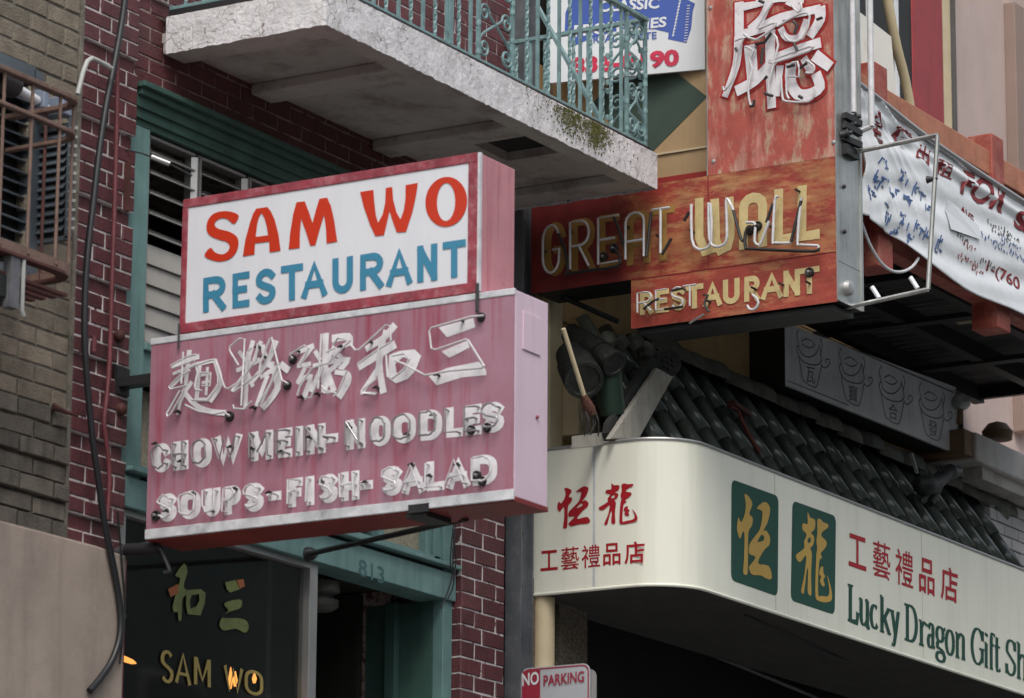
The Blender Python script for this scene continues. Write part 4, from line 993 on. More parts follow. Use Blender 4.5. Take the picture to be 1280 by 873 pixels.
GONG = [([(95, 285), (190, 275), (200, 320)], 22), ([(190, 320), (95, 370)], 15), ([(85, 380), (150, 420), (70, 500)], (12, 16)), ([(100, 440), (190, 425), (140, 490)], (12, 18)), ([(110, 510), (180, 520), (190, 570), (130, 670)], (14, 26)), ([(20, 560), (60, 570), (30, 640)], 14)]
HE = [([(495, 205), (430, 280), (320, 350)], (22, 18)), ([(270, 470), (400, 390), (495, 330)], (22, 24)), ([(440, 240), (400, 450), (425, 640)], (16, 22)), ([(390, 490), (290, 635)], (18, 14)), ([(280, 650), (380, 650)], 8)]
for L, f in ((MIAN, fE), (FEN, fE), (ZHOU, fE), (GONG, fF), (HE, fF)): chi(L, f, p0, s2, 'letter_white')
lett('painted_character', 'letter_white', s2, p0, fF, [(465, 395), (530, 370), (635, 358), (678, 402), (640, 500), (590, 555), (510, 585), (455, 548)], [[(505, 455), (560, 410), (590, 425), (580, 470), (540, 520), (515, 515)]], off=.0045)
mb = MB()
for q4 in ([(793, 212), (1025, 150), (1037, 212), (850, 278)], [(812, 372), (985, 300), (1002, 345), (865, 415)], [(728, 538), (850, 482), (1060, 440), (1110, 495), (1112, 530), (950, 545), (780, 598)]):
    poly(mb, p0, zp(q4, fF, p0), off=.0035)
mb.build('painted_character', 'letter_white', s2)
for pts in ([(1090, 130), (1010, 138), (745, 212), (728, 235), (742, 350), (772, 360), (975, 290), (990, 300), (1095, 470), (1080, 480), (860, 500), (700, 530), (640, 497)],
            [(208, 330), (235, 362), (262, 358), (440, 195), (468, 200), (472, 300)], [(250, 455), (400, 350), (470, 310)], [(400, 285), (368, 560), (285, 630), (290, 650), (370, 657)], [(440, 395), (450, 540), (480, 552), (560, 490), (595, 420), (560, 385), (480, 400)], [(500, 430), (570, 460), (640, 500)]):
    join_tube(pts, fF, p0, TO, .0047, 'tube', s2, sm=0)
for pts in ([(212, 328), (200, 545)], [(300, 345), (240, 360), (130, 420), (140, 440), (290, 385)], [(260, 455), (190, 490), (118, 565), (128, 585), (240, 555)], [(190, 590), (98, 750), (108, 768), (130, 750), (220, 590)], [(225, 690), (320, 735), (420, 752), (490, 738), (530, 765)], [(255, 435), (400, 385), (430, 380), (495, 570), (520, 580), (610, 525)], [(300, 430), (310, 470), (290, 560), (300, 590), (340, 590)], [(330, 470), (400, 470), (395, 560), (340, 560)], [(270, 655), (380, 660), (450, 560), (450, 480)],
            [(590, 420), (530, 320), (530, 292), (600, 238), (632, 240), (608, 695)], [(680, 300), (650, 330), (640, 470)], [(720, 270), (710, 380), (560, 580)], [(560, 600), (720, 480)], [(552, 690), (560, 715), (630, 718), (680, 665)], [(805, 235), (740, 400), (730, 480)], [(815, 228), (885, 520), (930, 545)], [(870, 400), (800, 560), (720, 690)], [(830, 500), (740, 700)],
            [(960, 370), (940, 345), (1040, 285), (1070, 300), (1010, 420), (1090, 440), (1010, 560), (990, 625)], [(1155, 205), (1132, 580)], [(1090, 440), (1210, 400)], [(1170, 430), (1085, 640), (1040, 640)], [(1190, 330), (1250, 300)], [(1180, 590), (1255, 610)]):
    join_tube(pts, fE, p0, TO, .0047, 'tube', s2, sm=0)
for pts in ([(85, 330), (120, 280), (200, 300), (100, 400), (60, 440)], [(130, 490), (180, 500), (120, 640), (90, 670)], [(10, 600), (50, 650), (100, 640)]): join_tube(pts, fF, p0, TO, .0047, 'tube', s2, sm=0)
# dashes linking the words, electrodes and stand-offs
def electrode(px_, py_, r=.02, par=s2, pl=p0):
    c_ = pl.hit(px_, py_, 0)
    MB().lathe(c_, pl.n, [(-.002, r*1.2), (.012, r*1.15), (.016, r), (.014, r*.7), (.003, r*.62), (.003, 0)], 18).build('electrode_housing', 'dark_iron', par)
    MB().lathe(c_, pl.n, [(.002, r*.42), (.026, r*.4), (.03, r*.2), (.03, 0)], 10).build('electrode', 'tube_grey', par)
for (x, y) in ((288, 521), (360, 482), (367, 450), (602, 397), (610, 535), (590, 538), (196, 645), (597, 595), (604, 602)): electrode(x, y, .017 if x > 300 else .019)
rnd = random.Random(9)
for (x, y) in [(226, 516), (320, 511), (326, 435), (333, 447), (375, 440), (380, 498), (400, 494), (474, 486), (466, 429), (580, 402), (550, 470), (430, 435), (198, 556), (230, 578), (292, 560), (318, 562), (355, 566), (390, 548), (440, 535), (512, 544), (545, 520), (212, 640), (245, 618), (297, 612), (268, 640), (340, 617), (405, 603), (460, 604), (518, 582), (540, 596), (575, 582)]:
    a_ = p0.hit(x, y, .0); MB().tube([a_, a_+p0.n*TO*.9], .006, 6).tube([a_+p0.n*TO*.9+Vector((0, -.012, .004)), a_+p0.n*TO*.9+Vector((0, .012, -.004))], .004, 5).build('tube_support', 'dark_iron', s2)
# mounting
B('wall_bracket', 'dark_iron', s2, (13.46, 13.53, -.222, .02, 5.43, 5.47), (13.45, 13.54, -.01, .01, 5.40, 5.52))
MB().tube([p0.hit(196, 681, -.08), Vector((13.5, -.0, 4.71))], .02, 10).build('wall_pipe', 'grey_iron', s2)
MB().tube([(13.47, -.07, 4.71), (13.47, -.24, 4.70)], .026, 10).build('pipe_sleeve', 'dark_iron', s2)
MB().tube([p0.hit(*p, -.05) for p in smooth([(188, 684), (200, 686), (207, 700), (212, 714), (205, 716)], 3)], .009, 8).build('broken_conduit', 'dark_iron', s2)
qa = PX(13.6)
B('under_plate', 'dark_iron', s2, (13.41, 13.6, -1.62, -1.52, 4.70, 4.722), (13.393, 13.398, -1.64, -1.54, 4.715, 4.75))
sr = thing('stay_rod', 'dark iron stay rod running from the door lintel to the underside of the pink sign', 'rod', (14.5, -.7, 4.8))
MB().tube([PY(.02).hit(385, 693), Vector((13.62, -1.68, 4.72))], .013, 8).build('rod', 'dark_iron', sr)
MB().lathe(PY(.02).hit(386, 693)+Vector((0, .01, 0)), (0, -1, 0), [(0, .035), (.03, .03), (.05, .018), (.05, 0)], 12).build('rosette', 'dark_iron', sr)
gwv = thing('guy_wire', 'thin guy wire with a bright turnbuckle crossing the louvred window', 'wire', (13.5, -.1, 6.3))
A_ = [PY(0).hit(157, 187), PY(-.05).hit(178, 192), PY(-.15).hit(214, 206), PY(-.3).hit(240, 220)]
MB().tube(A_, .004, 6).build('wire', 'dark_iron', gwv); MB().tube([A_[1].lerp(A_[2], .3), A_[1].lerp(A_[2], .95)], .012, 8).build('turnbuckle', 'alu', gwv)
B('wall_plate', 'rust_dark', gwv, (13.465, 13.49, -.02, -.001, 6.22, 6.44))
st_ = thing('sign_strap', 'thin dark strap tying the white lightbox to the pink sign', 'strap', (13.38, -1.86, 5.6))
MB().beam((13.385, -1.865, 5.52), (13.385, -1.865, 5.64), .012, .012).beam((13.385, -.375, 5.54), (13.385, -.375, 5.65), .008, .008).build('strap', 'dark_iron', st_)

# ============================================================ Great Wall neon sign
GX = 16.9
pg = PX(GX)
s3 = thing('great_wall_sign', 'L shaped weathered red and orange neon sign reading GREAT WALL RESTAURANT', 'sign', (17.03, -1, 6.35))
B('cabinet', 'black', s3, (GX+.006, GX+.27, -1.08, -.055, 6.612, 7.088), (GX+.006, GX+.27, -1.782, -1.0805, 6.36, 8.6), (GX+.006, GX+.27, -1.0803, -.64, 6.352, 6.611), bevel=.003)
B('upper_face', 'gw_up', s3, (GX-.001, GX+.005, -1.785, -1.075, 7.089, 8.6))
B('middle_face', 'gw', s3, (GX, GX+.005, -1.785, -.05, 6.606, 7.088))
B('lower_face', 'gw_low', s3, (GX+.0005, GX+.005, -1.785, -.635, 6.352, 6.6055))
B('edge_strip', 'galv', s3, (GX-.003, GX+.008, -1.791, -1.784, 6.36, 8.6), (GX-.002, GX+.008, -1.076, -1.07, 7.089, 8.6))
B('seam', 'under_red', s3, (GX-.0015, GX, -1.078, -1.074, 6.61, 7.088), (GX-.0015, GX, -1.78, -.64, 6.602, 6.607))
B('end_panel', 'galv', s3, (GX+.008, GX+.272, -1.79, -1.783, 6.56, 8.6), (GX+.008, GX+.272, -1.79, -1.783, 6.36, 6.557))
B('end_fold', 'galv', s3, (GX+.255, GX+.275, -1.797, -1.79, 6.36, 8.6))
MB().tube([(GX+.12, -1.83, 7.34), (GX+.12, -1.83, 8.6)], .014, 10).build('edge_tube', 'tube', s3)
MB().tube([(GX+.26, -1.86, 7.30), (GX+.26, -1.86, 8.6)], .016, 10).tube([(GX+.26, -1.86, 7.30), (GX+.26, -1.79, 7.28)], .014, 8).build('edge_tube', 'tube', s3)
mb = MB()
for z in (7.2, 7.26, 7.31): mb.beam((GX+.05, -1.79-.02*(z > 7.25), z), (GX+.17, -1.84, z-.02), .03, .03).lathe((GX+.05+(z-7.2)*.9, -1.79, z+.01), (.3, -1, .2), [(0, .018), (.03, .016), (.032, .024), (.042, .024), (.045, .012), (.06, .01), (.06, 0)], 10)
mb.beam((GX+.06, -1.80, 7.14), (GX+.2, -1.80, 7.14), .04, .05).build('insulators', 'dark_iron', s3)
MB().lathe((GX+.1, -1.79, 6.44), (.0, -1, 0), [(0, .04), (.025, .035), (.03, .02), (.03, 0)], 14).build('knockout_plug', 'alu', s3)
for z in (6.95, 6.72, 7.95): MB().lathe((GX+.07, -1.79, z), (0, -1, 0), [(0, .012), (.012, .01), (.014, 0)], 8).build('rivet', 'dark_iron', s3)
# letters
fG = Z(660, 230, 5.133); fH = Z(840, 210, 4.367); fI = Z(660, 190, 3.048)
GB, GT = line_of((694, 345), (1012, 299.5)), line_of((694, 278.5), (1012, 232))
GR = xs_of(fG, [('G', 108, 246), ('R', 280, 432), ('E', 458, 592), ('A', 636, 788), ('T', 798, 942)])
WALL = xs_of(fH, [('A', 370, 518), ('L', 562, 660), ('L', 690, 805)])
W2 = {'A': [([(0, 0), (0, .8)]+arc(.5, .8, .5, .2, 180, 0, 6)+[(1, 0)], 0), ([(0, .38), (1, .38)], 0)]}
fa = FONT['A']
FONT['A'] = W2['A']
line_word(GR[:3], GB, GT, pg, s3, 'cream_dim', (.020, 4.2), off=.003, name='painted_letter')
line_word(GR[3:], GB, GT, pg, s3, 'cream_dim', (.020, 4.2), off=.003, name='painted_letter')
line_word(WALL, GB, GT, pg, s3, 'cream_letter', (.025, 5), off=.003, name='painted_letter')
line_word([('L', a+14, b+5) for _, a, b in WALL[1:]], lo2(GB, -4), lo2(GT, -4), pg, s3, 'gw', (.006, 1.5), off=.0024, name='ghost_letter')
mb = MB()
for k, P in enumerate(([(150, 165), (150, 380), (180, 455), (225, 440), (240, 380), (235, 170)], [(235, 170), (240, 400), (265, 450), (305, 430), (320, 370), (315, 160)])):
    stroke(mb, pg, [pg.ab(*fH(*p)) for p in P], .024, .003+k*.0004)
mb.build('painted_letter', 'cream_letter', s3)
GN = xs_of(fG, [('G', 90, 205), ('R', 265, 395), ('E', 445, 585), ('A', 620, 748), ('T', 788, 912)])
nb, ntp = line_of((690, 342), (825, 318)), line_of((690, 280.7), (825, 260.2))
for c_, a_, b_ in GN:
    for P, cl in letter_paths(c_, a_, b_, nb, ntp, pg, ins=1):
        Q = [pg.hit(*pxy) for pxy in ()]
        Q = [pg.w(a, b, 0) for a, b in P]
        # these px were read on the tubes themselves: slide each point along its sight line to the tube's depth
        Q = [CAM+(v-CAM)*((GX-.05)/GX) for v in Q]
        if cl: Q.append(Q[0])
        MB().tube(Q, .0068, 8).build('neon_letter', 'tube', s3)
FONT['A'] = fa
for pts in ([(105, 200), (108, 390), (135, 440), (170, 445), (215, 400), (210, 195)], [(200, 190), (203, 385), (235, 430), (280, 420), (300, 370), (295, 185), (308, 175), (335, 232)], [(405, 300), (440, 298), (455, 320), (450, 400), (470, 420), (485, 410), (530, 290)], [(580, 160), (562, 175), (550, 390), (562, 410), (648, 410)], [(712, 162), (700, 200), (685, 400), (700, 420), (795, 425), (798, 440)]):
    join_tube(pts, fH, pg, .05, .0075, 'tube', s3, sm=2)
for pts, f in (([(335, 232), (375, 385), (392, 395)], fH), ([(470, 315), (420, 330), (400, 360), (400, 430), (425, 442), (600, 450), (780, 455), (800, 440)], fH), ([(552, 195), (515, 300)], fH), ([(705, 180), (650, 405)], fH), ([(195, 320), (240, 440), (255, 580)], fG), ([(235, 580), (400, 555), (575, 530), (590, 480), (560, 420)], fG), ([(550, 215), (585, 300), (612, 400)], fG), ([(790, 185), (760, 470)], fG), ([(860, 455), (920, 350)], fG), ([(1000, 240), (1035, 180)], fG)):
    join_tube(pts, f, pg, .05, .0085, 'tube_dark', s3, name='blacked_tube', sm=2)
RS = xs_of(fI, [('R', 428, 478), ('E', 487, 537), ('S', 548, 602), ('T', 602, 668), ('A', 670, 738), ('U', 745, 806), ('R', 826, 882), ('A', 890, 970), ('N', 976, 1036), ('T', 1036, 1110)])
rb_, rt_ = line_of((801, 394), (1012.7, 367)), line_of((801, 366.5), (1012.7, 335))
line_word(RS, rb_, rt_, pg, s3, 'cream_letter', (.0145, 2.8), off=.003, name='painted_letter')
for c_, a_, b_ in xs_of(fI, [('R', 415, 470), ('E', 485, 530), ('S', 545, 592), ('T', 590, 642)]):
    for P, cl in letter_paths(c_, a_, b_, lo2(rb_, -3), lo2(rt_, -1), pg, ins=.5):
        Q = [CAM+(pg.w(a, b, 0)-CAM)*((GX-.045)/GX) for a, b in P]
        MB().tube(Q, .005, 7).build('neon_letter', 'tube', s3)
for pts in ([(545, 530), (590, 520), (600, 528)], [(440, 600), (475, 570), (500, 560)], [(520, 600), (590, 590)], [(668, 545), (685, 545), (672, 580), (688, 610)]): join_tube(pts, fI, pg, .045, .007, 'tube_dark', s3, name='blacked_tube', sm=0)
join_tube([(835, 585), (845, 600), (865, 598), (878, 575), (868, 555), (855, 545)], fI, pg, .045, .007, 'tube', s3)
for (x, y) in ((1012.5, 341), (755, 321.5), (948, 283), (938, 288), (768, 311)): electrode(x, y, .021, s3, pg)
for (x, y) in ((716, 291), (787, 285), (826, 297), (868, 291), (683, 315), (968, 286), (1000, 240), (980, 357), (888, 378), (945, 362), (1013, 355)):
    a_ = pg.hit(x, y, 0); MB().tube([a_, a_+pg.n*.05], .006, 6).build('tube_support', 'dark_iron', s3)
# hanging scarlet panel character
fJ = Z(880, 0, 5.822)
TING = [([(262, 40), (262, 290)], 32), ([(262, 60), (420, 30)], (30, 18)), ([(258, 290), (240, 480), (165, 690)], (32, 22)), ([(400, 20), (560, -10), (720, 0)], 26), ([(480, 10), (430, 130), (350, 210)], (24, 28)), ([(430, 190), (560, 130), (700, 100), (840, 70)], (24, 28)), ([(850, 80), (850, 150), (790, 250)], (40, 30)), ([(300, 250), (430, 215), (560, 165)], (30, 22)), ([(570, 220), (610, 280), (700, 275), (750, 160)], (22, 22)), ([(345, 360), (360, 560)], (44, 38)),
        ([(260, 660), (380, 590), (500, 460)], (36, 34)), ([(490, 250), (490, 500), (500, 770)], (36, 30)), ([(520, 430), (680, 370), (840, 320)], (30, 34)), ([(560, 500), (540, 690)], (26, 20)), ([(830, 420), (910, 480)], (40, 34)), ([(640, 490), (640, 600), (690, 690), (780, 690), (850, 640), (830, 560)], (38, 34)), ([(740, 440), (785, 515)], (26, 30)), ([(620, 20), (700, 60)], 20)]
chi([(p, (w if isinstance(w, tuple) else (w, w))) for p, w in TING], fJ, pg, s3, 'letter_white', off=.009, name='painted_character')
chi([(p, tuple(q+17 for q in (w if isinstance(w, tuple) else (w, w)))) for p, w in TING], fJ, pg, s3, 'halo', off=.003, name='character_outline')
for pts in ([(500, 20), (400, 180), (400, 210), (500, 170), (520, 190), (380, 290), (290, 250)], [(225, 300), (290, 280), (240, 380), (215, 560), (150, 660), (140, 630)], [(540, 190), (700, 100), (770, 120), (720, 280), (620, 300), (580, 240)], [(480, 440), (500, 460), (770, 370), (765, 340), (520, 430)], [(300, 340), (360, 370), (330, 430), (350, 500), (320, 640), (340, 770), (360, 740)], [(505, 250), (540, 330), (470, 600), (480, 720)], [(560, 560), (570, 700), (600, 740), (760, 740), (800, 690), (800, 640)], [(610, 480), (680, 450), (690, 560), (610, 560), (600, 680), (620, 720)], [(640, 40), (680, 90), (710, 60), (700, 20)], [(740, 440), (800, 480), (790, 530), (740, 530)]):
    join_tube(pts, fJ, pg, .035, .0062, 'tube', s3, sm=2)
for pts in ([(490, 240), (440, 310), (375, 325), (380, 350)], [(430, 350), (415, 470)], [(655, 320), (680, 370)], [(605, 490), (660, 475)], [(700, 495), (750, 460)], [(440, 680), (500, 700)], [(460, 555), (440, 580)], [(690, 700), (715, 715)], [(650, 155), (680, 190), (655, 250)], [(365, 730), (360, 775), (335, 775)], [(820, 145), (860, 130)], [(400, 5), (435, 20)], [(230, 350), (240, 375)]):
    join_tube(pts, fJ, pg, .04, .008, 'tube_dark', s3, name='blacked_tube', sm=0)
for (x, y) in ((892, 202), (1042, 178), (888, 10)):
    MB().lathe(pg.hit(x, y, .001), pg.n, [(0, .012), (.006, .009), (.008, 0)], 8).build('screw', 'galv', s3)
# frame of rods beyond the sign
fr = thing('rod_frame', 'galvanized square rod frame standing out from the end of the tall orange sign', 'bracket', (17.1, -2, 7))
q6 = PX(17.08)
a1, a2, a3, a4 = q6.hit(1062, 192), q6.hit(1172, 169), q6.hit(1160, 362), q6.hit(1048, 387)
MB().tube([a1, a2], .012, 8).build('rod', 'galv', fr); MB().tube([a2, a3], .012, 8).build('rod', 'galv', fr); MB().tube([a3, a4], .012, 8).build('rod', 'galv', fr)
MB().lathe(q6.hit(1166, 224)+Vector((0, .03, 0)), (0, -1, 0), [(0, .02), (.02, .014), (.05, .01), (.06, 0)], 8).build('bolt', 'dark_iron', fr)
for (x, y) in ((1140, 355), (1092, 367)): MB().tube([q6.hit(x+7, y+6), q6.hit(x-2, y-8)], .012, 8).build('bolt', 'real_white', fr)
br = thing('sign_brace', 'dark diagonal brace under the left arm of the orange sign', 'bracket', (17.1, -.2, 6.5))
MB().tube([Vector((17.05, -.15, 6.61)), PY(-.3).hit(772, 402)], .015, 8).build('brace', 'dark_iron', br)
B('angle_iron', 'dark_iron', br, (16.93, 17.15, -1.75, -.66, 6.325, 6.349))
MB().tube([pg.hit(862, 404, .02), pg.hit(880, 393, .02)], .006, 6).build('thin_rod', 'galv', br)

# ============================================================ Lucky Dragon canopy sign
s4 = thing('canopy_sign', 'cream curved corner canopy sign reading Lucky Dragon Gift Shop with green character panels', 'sign', (18.5, -.5, 5.07))
gx0, gyf, gr, gz0, gz1 = 17.0, .85, .28, 5.068, 5.80
path = [(gx0, .1)]+[(gx0, -y) for y in (.2, gyf-gr)] + [(gx0+gr-gr*math.cos(a), -(gyf-gr)-gr*math.sin(a)) for a in [PI/2*k/14 for k in range(1, 15)]] + [(23.5, -gyf)]
def shell_path(inset, z0, z1, m, name, par):
    mb = MB(); P = []
    for i, p in enumerate(path):
        a = Vector(path[max(i-1, 0)]); c_ = Vector(path[min(i+1, len(path)-1)]); d = (c_-a).normalized(); nn = Vector((-d.y, d.x))
        P.append(Vector(p)+nn*inset)
    n = len(P); vs = [(p.x, p.y, z) for z in (z0, z1) for p in P]
    mb.add(vs, [(i, i+1, n+i+1, n+i) for i in range(n-1)], True); return mb, P
mb, P = shell_path(0, gz0, gz1, 'cream', 'face', s4); mb.build('face', 'cream', s4)
for z, h, r_ in ((gz1, .012, .006), (gz0-.012, .014, .005)):
    MB().tube([(p.x-.0, p.y, z+h/2) for p in P], .009, 8).build('edge_trim', 'alu' if z == gz1 else 'cream', s4)
mb = MB(); ins = shell_path(.01, 0, 0, '', '', None)[1]
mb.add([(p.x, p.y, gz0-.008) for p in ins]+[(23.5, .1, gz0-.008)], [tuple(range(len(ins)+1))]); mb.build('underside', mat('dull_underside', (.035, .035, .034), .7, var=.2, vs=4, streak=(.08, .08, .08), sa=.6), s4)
mb = MB(); mb.add([(p.x, p.y, gz1-.01) for p in ins]+[(23.5, .1, gz1-.01)], [tuple(range(len(ins)+1))]); mb.build('top', 'galv', s4)
for x in (18.05, 19.85, 21.6): B('face_seam', mat('seam_cream', (.5, .5, .42), .5, var=.05), s4, (x, x+.006, -gyf-.0012, -gyf, gz0+.01, gz1-.01))
B('face_seam', 'trim_white', s4, (gx0-.0012, gx0, -.375, -.36, gz0+.01, gz1-.01))
MB().tube([(18.0, -.7, gz0-.012), (18.6, -.65, gz0-.05), (19.6, -.5, gz0-.012)], .006, 6).build('slack_wire', 'dark_iron', s4)
pf = PY(-gyf); pL = PX(gx0)
fK = Z(900, 590, 4.594); fL = Z(660, 580, 5.82); fM = Z(1040, 650, 4.3)
def rrect(pl, c4, r=.04, n=5):
    A = [Vector(pl.ab(*p)) for p in c4]; out = []
    for i in range(4):
        p, a, b = A[i], A[i-1], A[(i+1) % 4]; da = (a-p).normalized()*r; db = (b-p).normalized()*r
        for k in range(n+1):
            t = k/n; out.append(tuple((p+da)*(1-t)**2+p*2*t*(1-t)+(p+db)*t*t))
    return out
for c4 in ([(65, 42), (335, 140), (330, 716), (62, 622)], [(415, 165), (665, 255), (658, 822), (405, 738)]):
    mb = MB(); poly(mb, pf, rrect(pf, [fK(*p) for p in c4], .045), off=.0015); mb.build('green_panel', 'sign_green', s4)
HENG = [([(138, 130), (160, 140), (183, 185), (165, 240), (185, 265), (180, 310), (160, 350), (158, 480), (155, 580), (145, 592), (130, 575), (136, 480), (137, 350), (122, 358), (112, 385), (97, 345), (95, 310), (103, 262), (118, 290), (140, 240), (145, 180)], []),
        ([(208, 210), (240, 178), (265, 178), (285, 215), (270, 290), (245, 340), (262, 338), (283, 375), (280, 420), (250, 450), (215, 525), (275, 540), (295, 600), (285, 618), (260, 612), (230, 595), (180, 590), (163, 550), (175, 530), (200, 490), (165, 470), (165, 420), (190, 380), (225, 330), (240, 250), (235, 222)], [[(212, 400), (235, 362), (250, 375), (245, 395), (225, 402)]])]
LONG = [([(500, 232), (515, 262), (543, 278), (540, 330), (520, 350), (538, 375), (532, 420), (515, 440), (525, 470), (520, 590), (522, 700), (510, 708), (500, 680), (503, 580), (497, 560), (480, 690), (470, 697), (463, 680), (480, 600), (490, 520), (490, 480), (455, 520), (432, 480), (480, 440), (480, 400), (495, 360), (470, 330), (475, 295), (500, 300)], [[(500, 390), (515, 375), (518, 400), (505, 410)]]),
        ([(555, 280), (570, 270), (590, 290), (615, 300), (617, 320), (585, 345), (580, 370), (608, 400), (605, 430), (585, 455), (575, 470), (582, 495), (566, 520), (560, 700), (580, 712), (615, 715), (625, 690), (620, 640), (612, 595), (625, 630), (640, 700), (635, 740), (600, 750), (560, 740), (545, 715), (545, 600), (550, 480), (555, 440), (550, 400), (556, 350)], []),
        ([(572, 552), (588, 545), (590, 580), (600, 600), (590, 620), (598, 650), (585, 658), (570, 628), (578, 600), (566, 590)], [])]
def brush(shapes, pl, f, par, m, name):
    mb = MB()
    for k, (o_, hs_) in enumerate(shapes):
        poly(mb, pl, smooth(zp(o_, f, pl), 3, True), [smooth(zp(h, f, pl), 3, True) for h in hs_], off=.003+k*.0004)
    mb.build(name, m, par)
brush(HENG, pf, fK, s4, 'gold', 'gold_character'); brush(LONG, pf, fK, s4, 'gold', 'gold_character')
def remap(src, dst):
    """map the box src (x0,y0,x1,y1) of the big characters onto a quad dst in fL coordinates: bl, br, tr, tl"""
    x0, y0, x1, y1 = src; bl, br, tr, tl = dst
    def f(x, y):
        u = (x-x0)/(x1-x0); v = (y-y0)/(y1-y0)
        X = (tl[0]*(1-u)+tr[0]*u)*(1-v)+(bl[0]*(1-u)+br[0]*u)*v; Y = (tl[1]*(1-u)+tr[1]*u)*(1-v)+(bl[1]*(1-u)+br[1]*u)*v
        return fL(X, Y)
    return f
# undo the down-right slant of the big ones, apply the up-right slant of the end face
def deslant(sh, s): return [([(x, y-(x-sh_x0)*s) for x, y in o_], [[(x, y-(x-sh_x0)*s) for x, y in h] for h in hs_]) for o_, hs_ in sh]
sh_x0 = 95; H2 = deslant(HENG, .36); sh_x0 = 432; L2 = deslant(LONG, .36)
def bbox(sh):
    X = [p[0] for o_, _ in sh for p in o_]; Y = [p[1] for o_, _ in sh for p in o_]; return min(X), min(Y), max(X), max(Y)
brush(H2, pL, remap(bbox(H2), ((215, 478), (455, 445), (455, 160), (215, 185))), s4, 'cream_red', 'red_character')
brush(L2, pL, remap(bbox(L2), ((515, 455), (798, 430), (798, 128), (515, 150))), s4, 'cream_red', 'red_character')
for c_, x0, x1, y0l, y1l, y0r, y1r in (('工', 92, 218, 635, 782, 625, 770), ('藝', 243, 372, 612, 778, 598, 765), ('禮', 392, 525, 595, 762, 585, 748), ('品', 548, 675, 582, 742, 573, 732), ('店', 703, 850, 572, 732, 560, 722)):
    mb = MB(); text_quad(mb, quad_fn(pL, fL(x0, y1l), fL(x1, y1r), fL(x1, y0r), fL(x0, y0l), .002), c_, .004 if c_ in '藝禮' else .016); mb.build('red_character', 'cream_red', s4)
red2 = mat('brick_red_vinyl', (.38, .02, .03), .6, var=.06, spec=.25)
for c_, x0, x1, y0l, y1l in (('工', 88, 183, 68, 245), ('藝', 219, 312, 104, 300), ('禮', 340, 435, 148, 342), ('品', 467, 550, 196, 385), ('店', 583, 675, 240, 425)):
    d = (x1-x0)*.345
    mb = MB(); text_quad(mb, quad_fn(pf, fM(x0, y1l), fM(x1, y1l+d), fM(x1, y0l+d), fM(x0, y0l), .002), c_, .004 if c_ in '藝禮' else .016); mb.build('red_character', red2, s4)
# serif lettering: skeletons drawn with a broad pen; x in letter widths, y: 0 baseline, 1 cap height
XH = .68
def ser(x, y, w=.2): return [(x-w, y), (x+w, y)]
SERIF = {
 'L': [[(.3, 0), (.3, 1)], ser(.3, 1, .25), [(.05, 0), (.9, 0), (.97, .3)]],
 'u': [[(.05, XH), (.22, XH), (.22, .2), (.35, .03), (.55, .03), (.78, .16)], [(.6, XH), (.78, XH), (.78, 0), (.98, 0)]],
 'c': [arc(.55, XH/2, .42, XH/2-.02, 50, 320, 10)],
 'k': [[(.2, 0), (.2, 1)], [(.0, 1), (.2, 1)], ser(.2, 0), [(.8, XH), (.25, .3)], [(.4, .42), (.85, 0)], ser(.85, 0, .15), ser(.8, XH, .18)],
 'y': [[(.2, XH), (.55, .05)], [(.85, XH), (.5, -.1), (.35, -.27), (.15, -.25)], ser(.2, XH, .2), ser(.85, XH, .15)],
 'D': [[(.25, 0), (.25, 1)], [(.02, 1), (.5, 1)]+arc(.5, .5, .42, .5, 90, -90, 10)+[(.02, 0)]],
 'r': [[(.3, 0), (.3, XH)], [(.05, XH), (.3, XH)], ser(.3, 0, .25), [(.3, XH*.7), (.55, XH-.02), (.9, XH-.08)]],
 'a': [[(.12, XH*.8), (.35, XH), (.62, XH-.04), (.66, XH*.7), (.66, .12), (.9, .02)], arc(.36, .19, .28, .17, 60, 330, 8)],
 'g': [arc(.45, XH*.7, .32, XH*.3, 0, 360, 12), [(.75, XH*.9), (.98, XH)], [(.3, XH*.42), (.18, .12), (.7, .02), (.88, -.12)]+arc(.5, -.16, .38, .13, 0, -300, 10)],
 'o': [arc(.5, XH/2, .4, XH/2, 0, 360, 14)],
 'n': [[(.22, 0), (.22, XH)], [(.02, XH), (.22, XH)], ser(.22, 0, .18), [(.22, XH*.75), (.5, XH), (.75, XH*.9), (.78, XH*.7), (.78, 0)], ser(.78, 0, .18)],
 'G': [arc(.55, .5, .45, .5, 40, 325, 12), [(.92, .08), (.92, .45)], ser(.88, .45, .2), [(.92, .98), (.92, .7)]],
 'i': [[(.5, 0), (.5, XH)], [(.2, XH), (.5, XH)], ser(.5, 0, .3), [(.48, .88), (.52, .96)]],
 'f': [[(.35, 0), (.35, .85), (.55, 1), (.9, .95)], ser(.35, 0, .25), [(.08, XH), (.75, XH)]],
 't': [[(.4, .95), (.4, .12), (.6, 0), (.9, .06)], [(.08, XH), (.85, XH)]],
 'S': [arc(.5, .75, .38, .24, 30, 200, 8)+[(.3, .58), (.7, .42)]+arc(.48, .25, .4, .24, 20, -160, 8), [(.86, .98), (.88, .72)], [(.1, .02), (.08, .3)]],
 'h': [[(.22, 0), (.22, 1)], [(.02, 1), (.22, 1)], ser(.22, 0, .18), [(.22, XH*.75), (.5, XH), (.75, XH*.9), (.78, XH*.7), (.78, 0)], ser(.78, 0, .18)],
 'p': [[(.22, -.28), (.22, XH)], [(.02, XH), (.22, XH)], ser(.22, -.28, .18), [(.22, XH*.8), (.5, XH)]+arc(.5, XH/2, .38, XH/2, 80, -80, 8)+[(.22, .1)]],
}
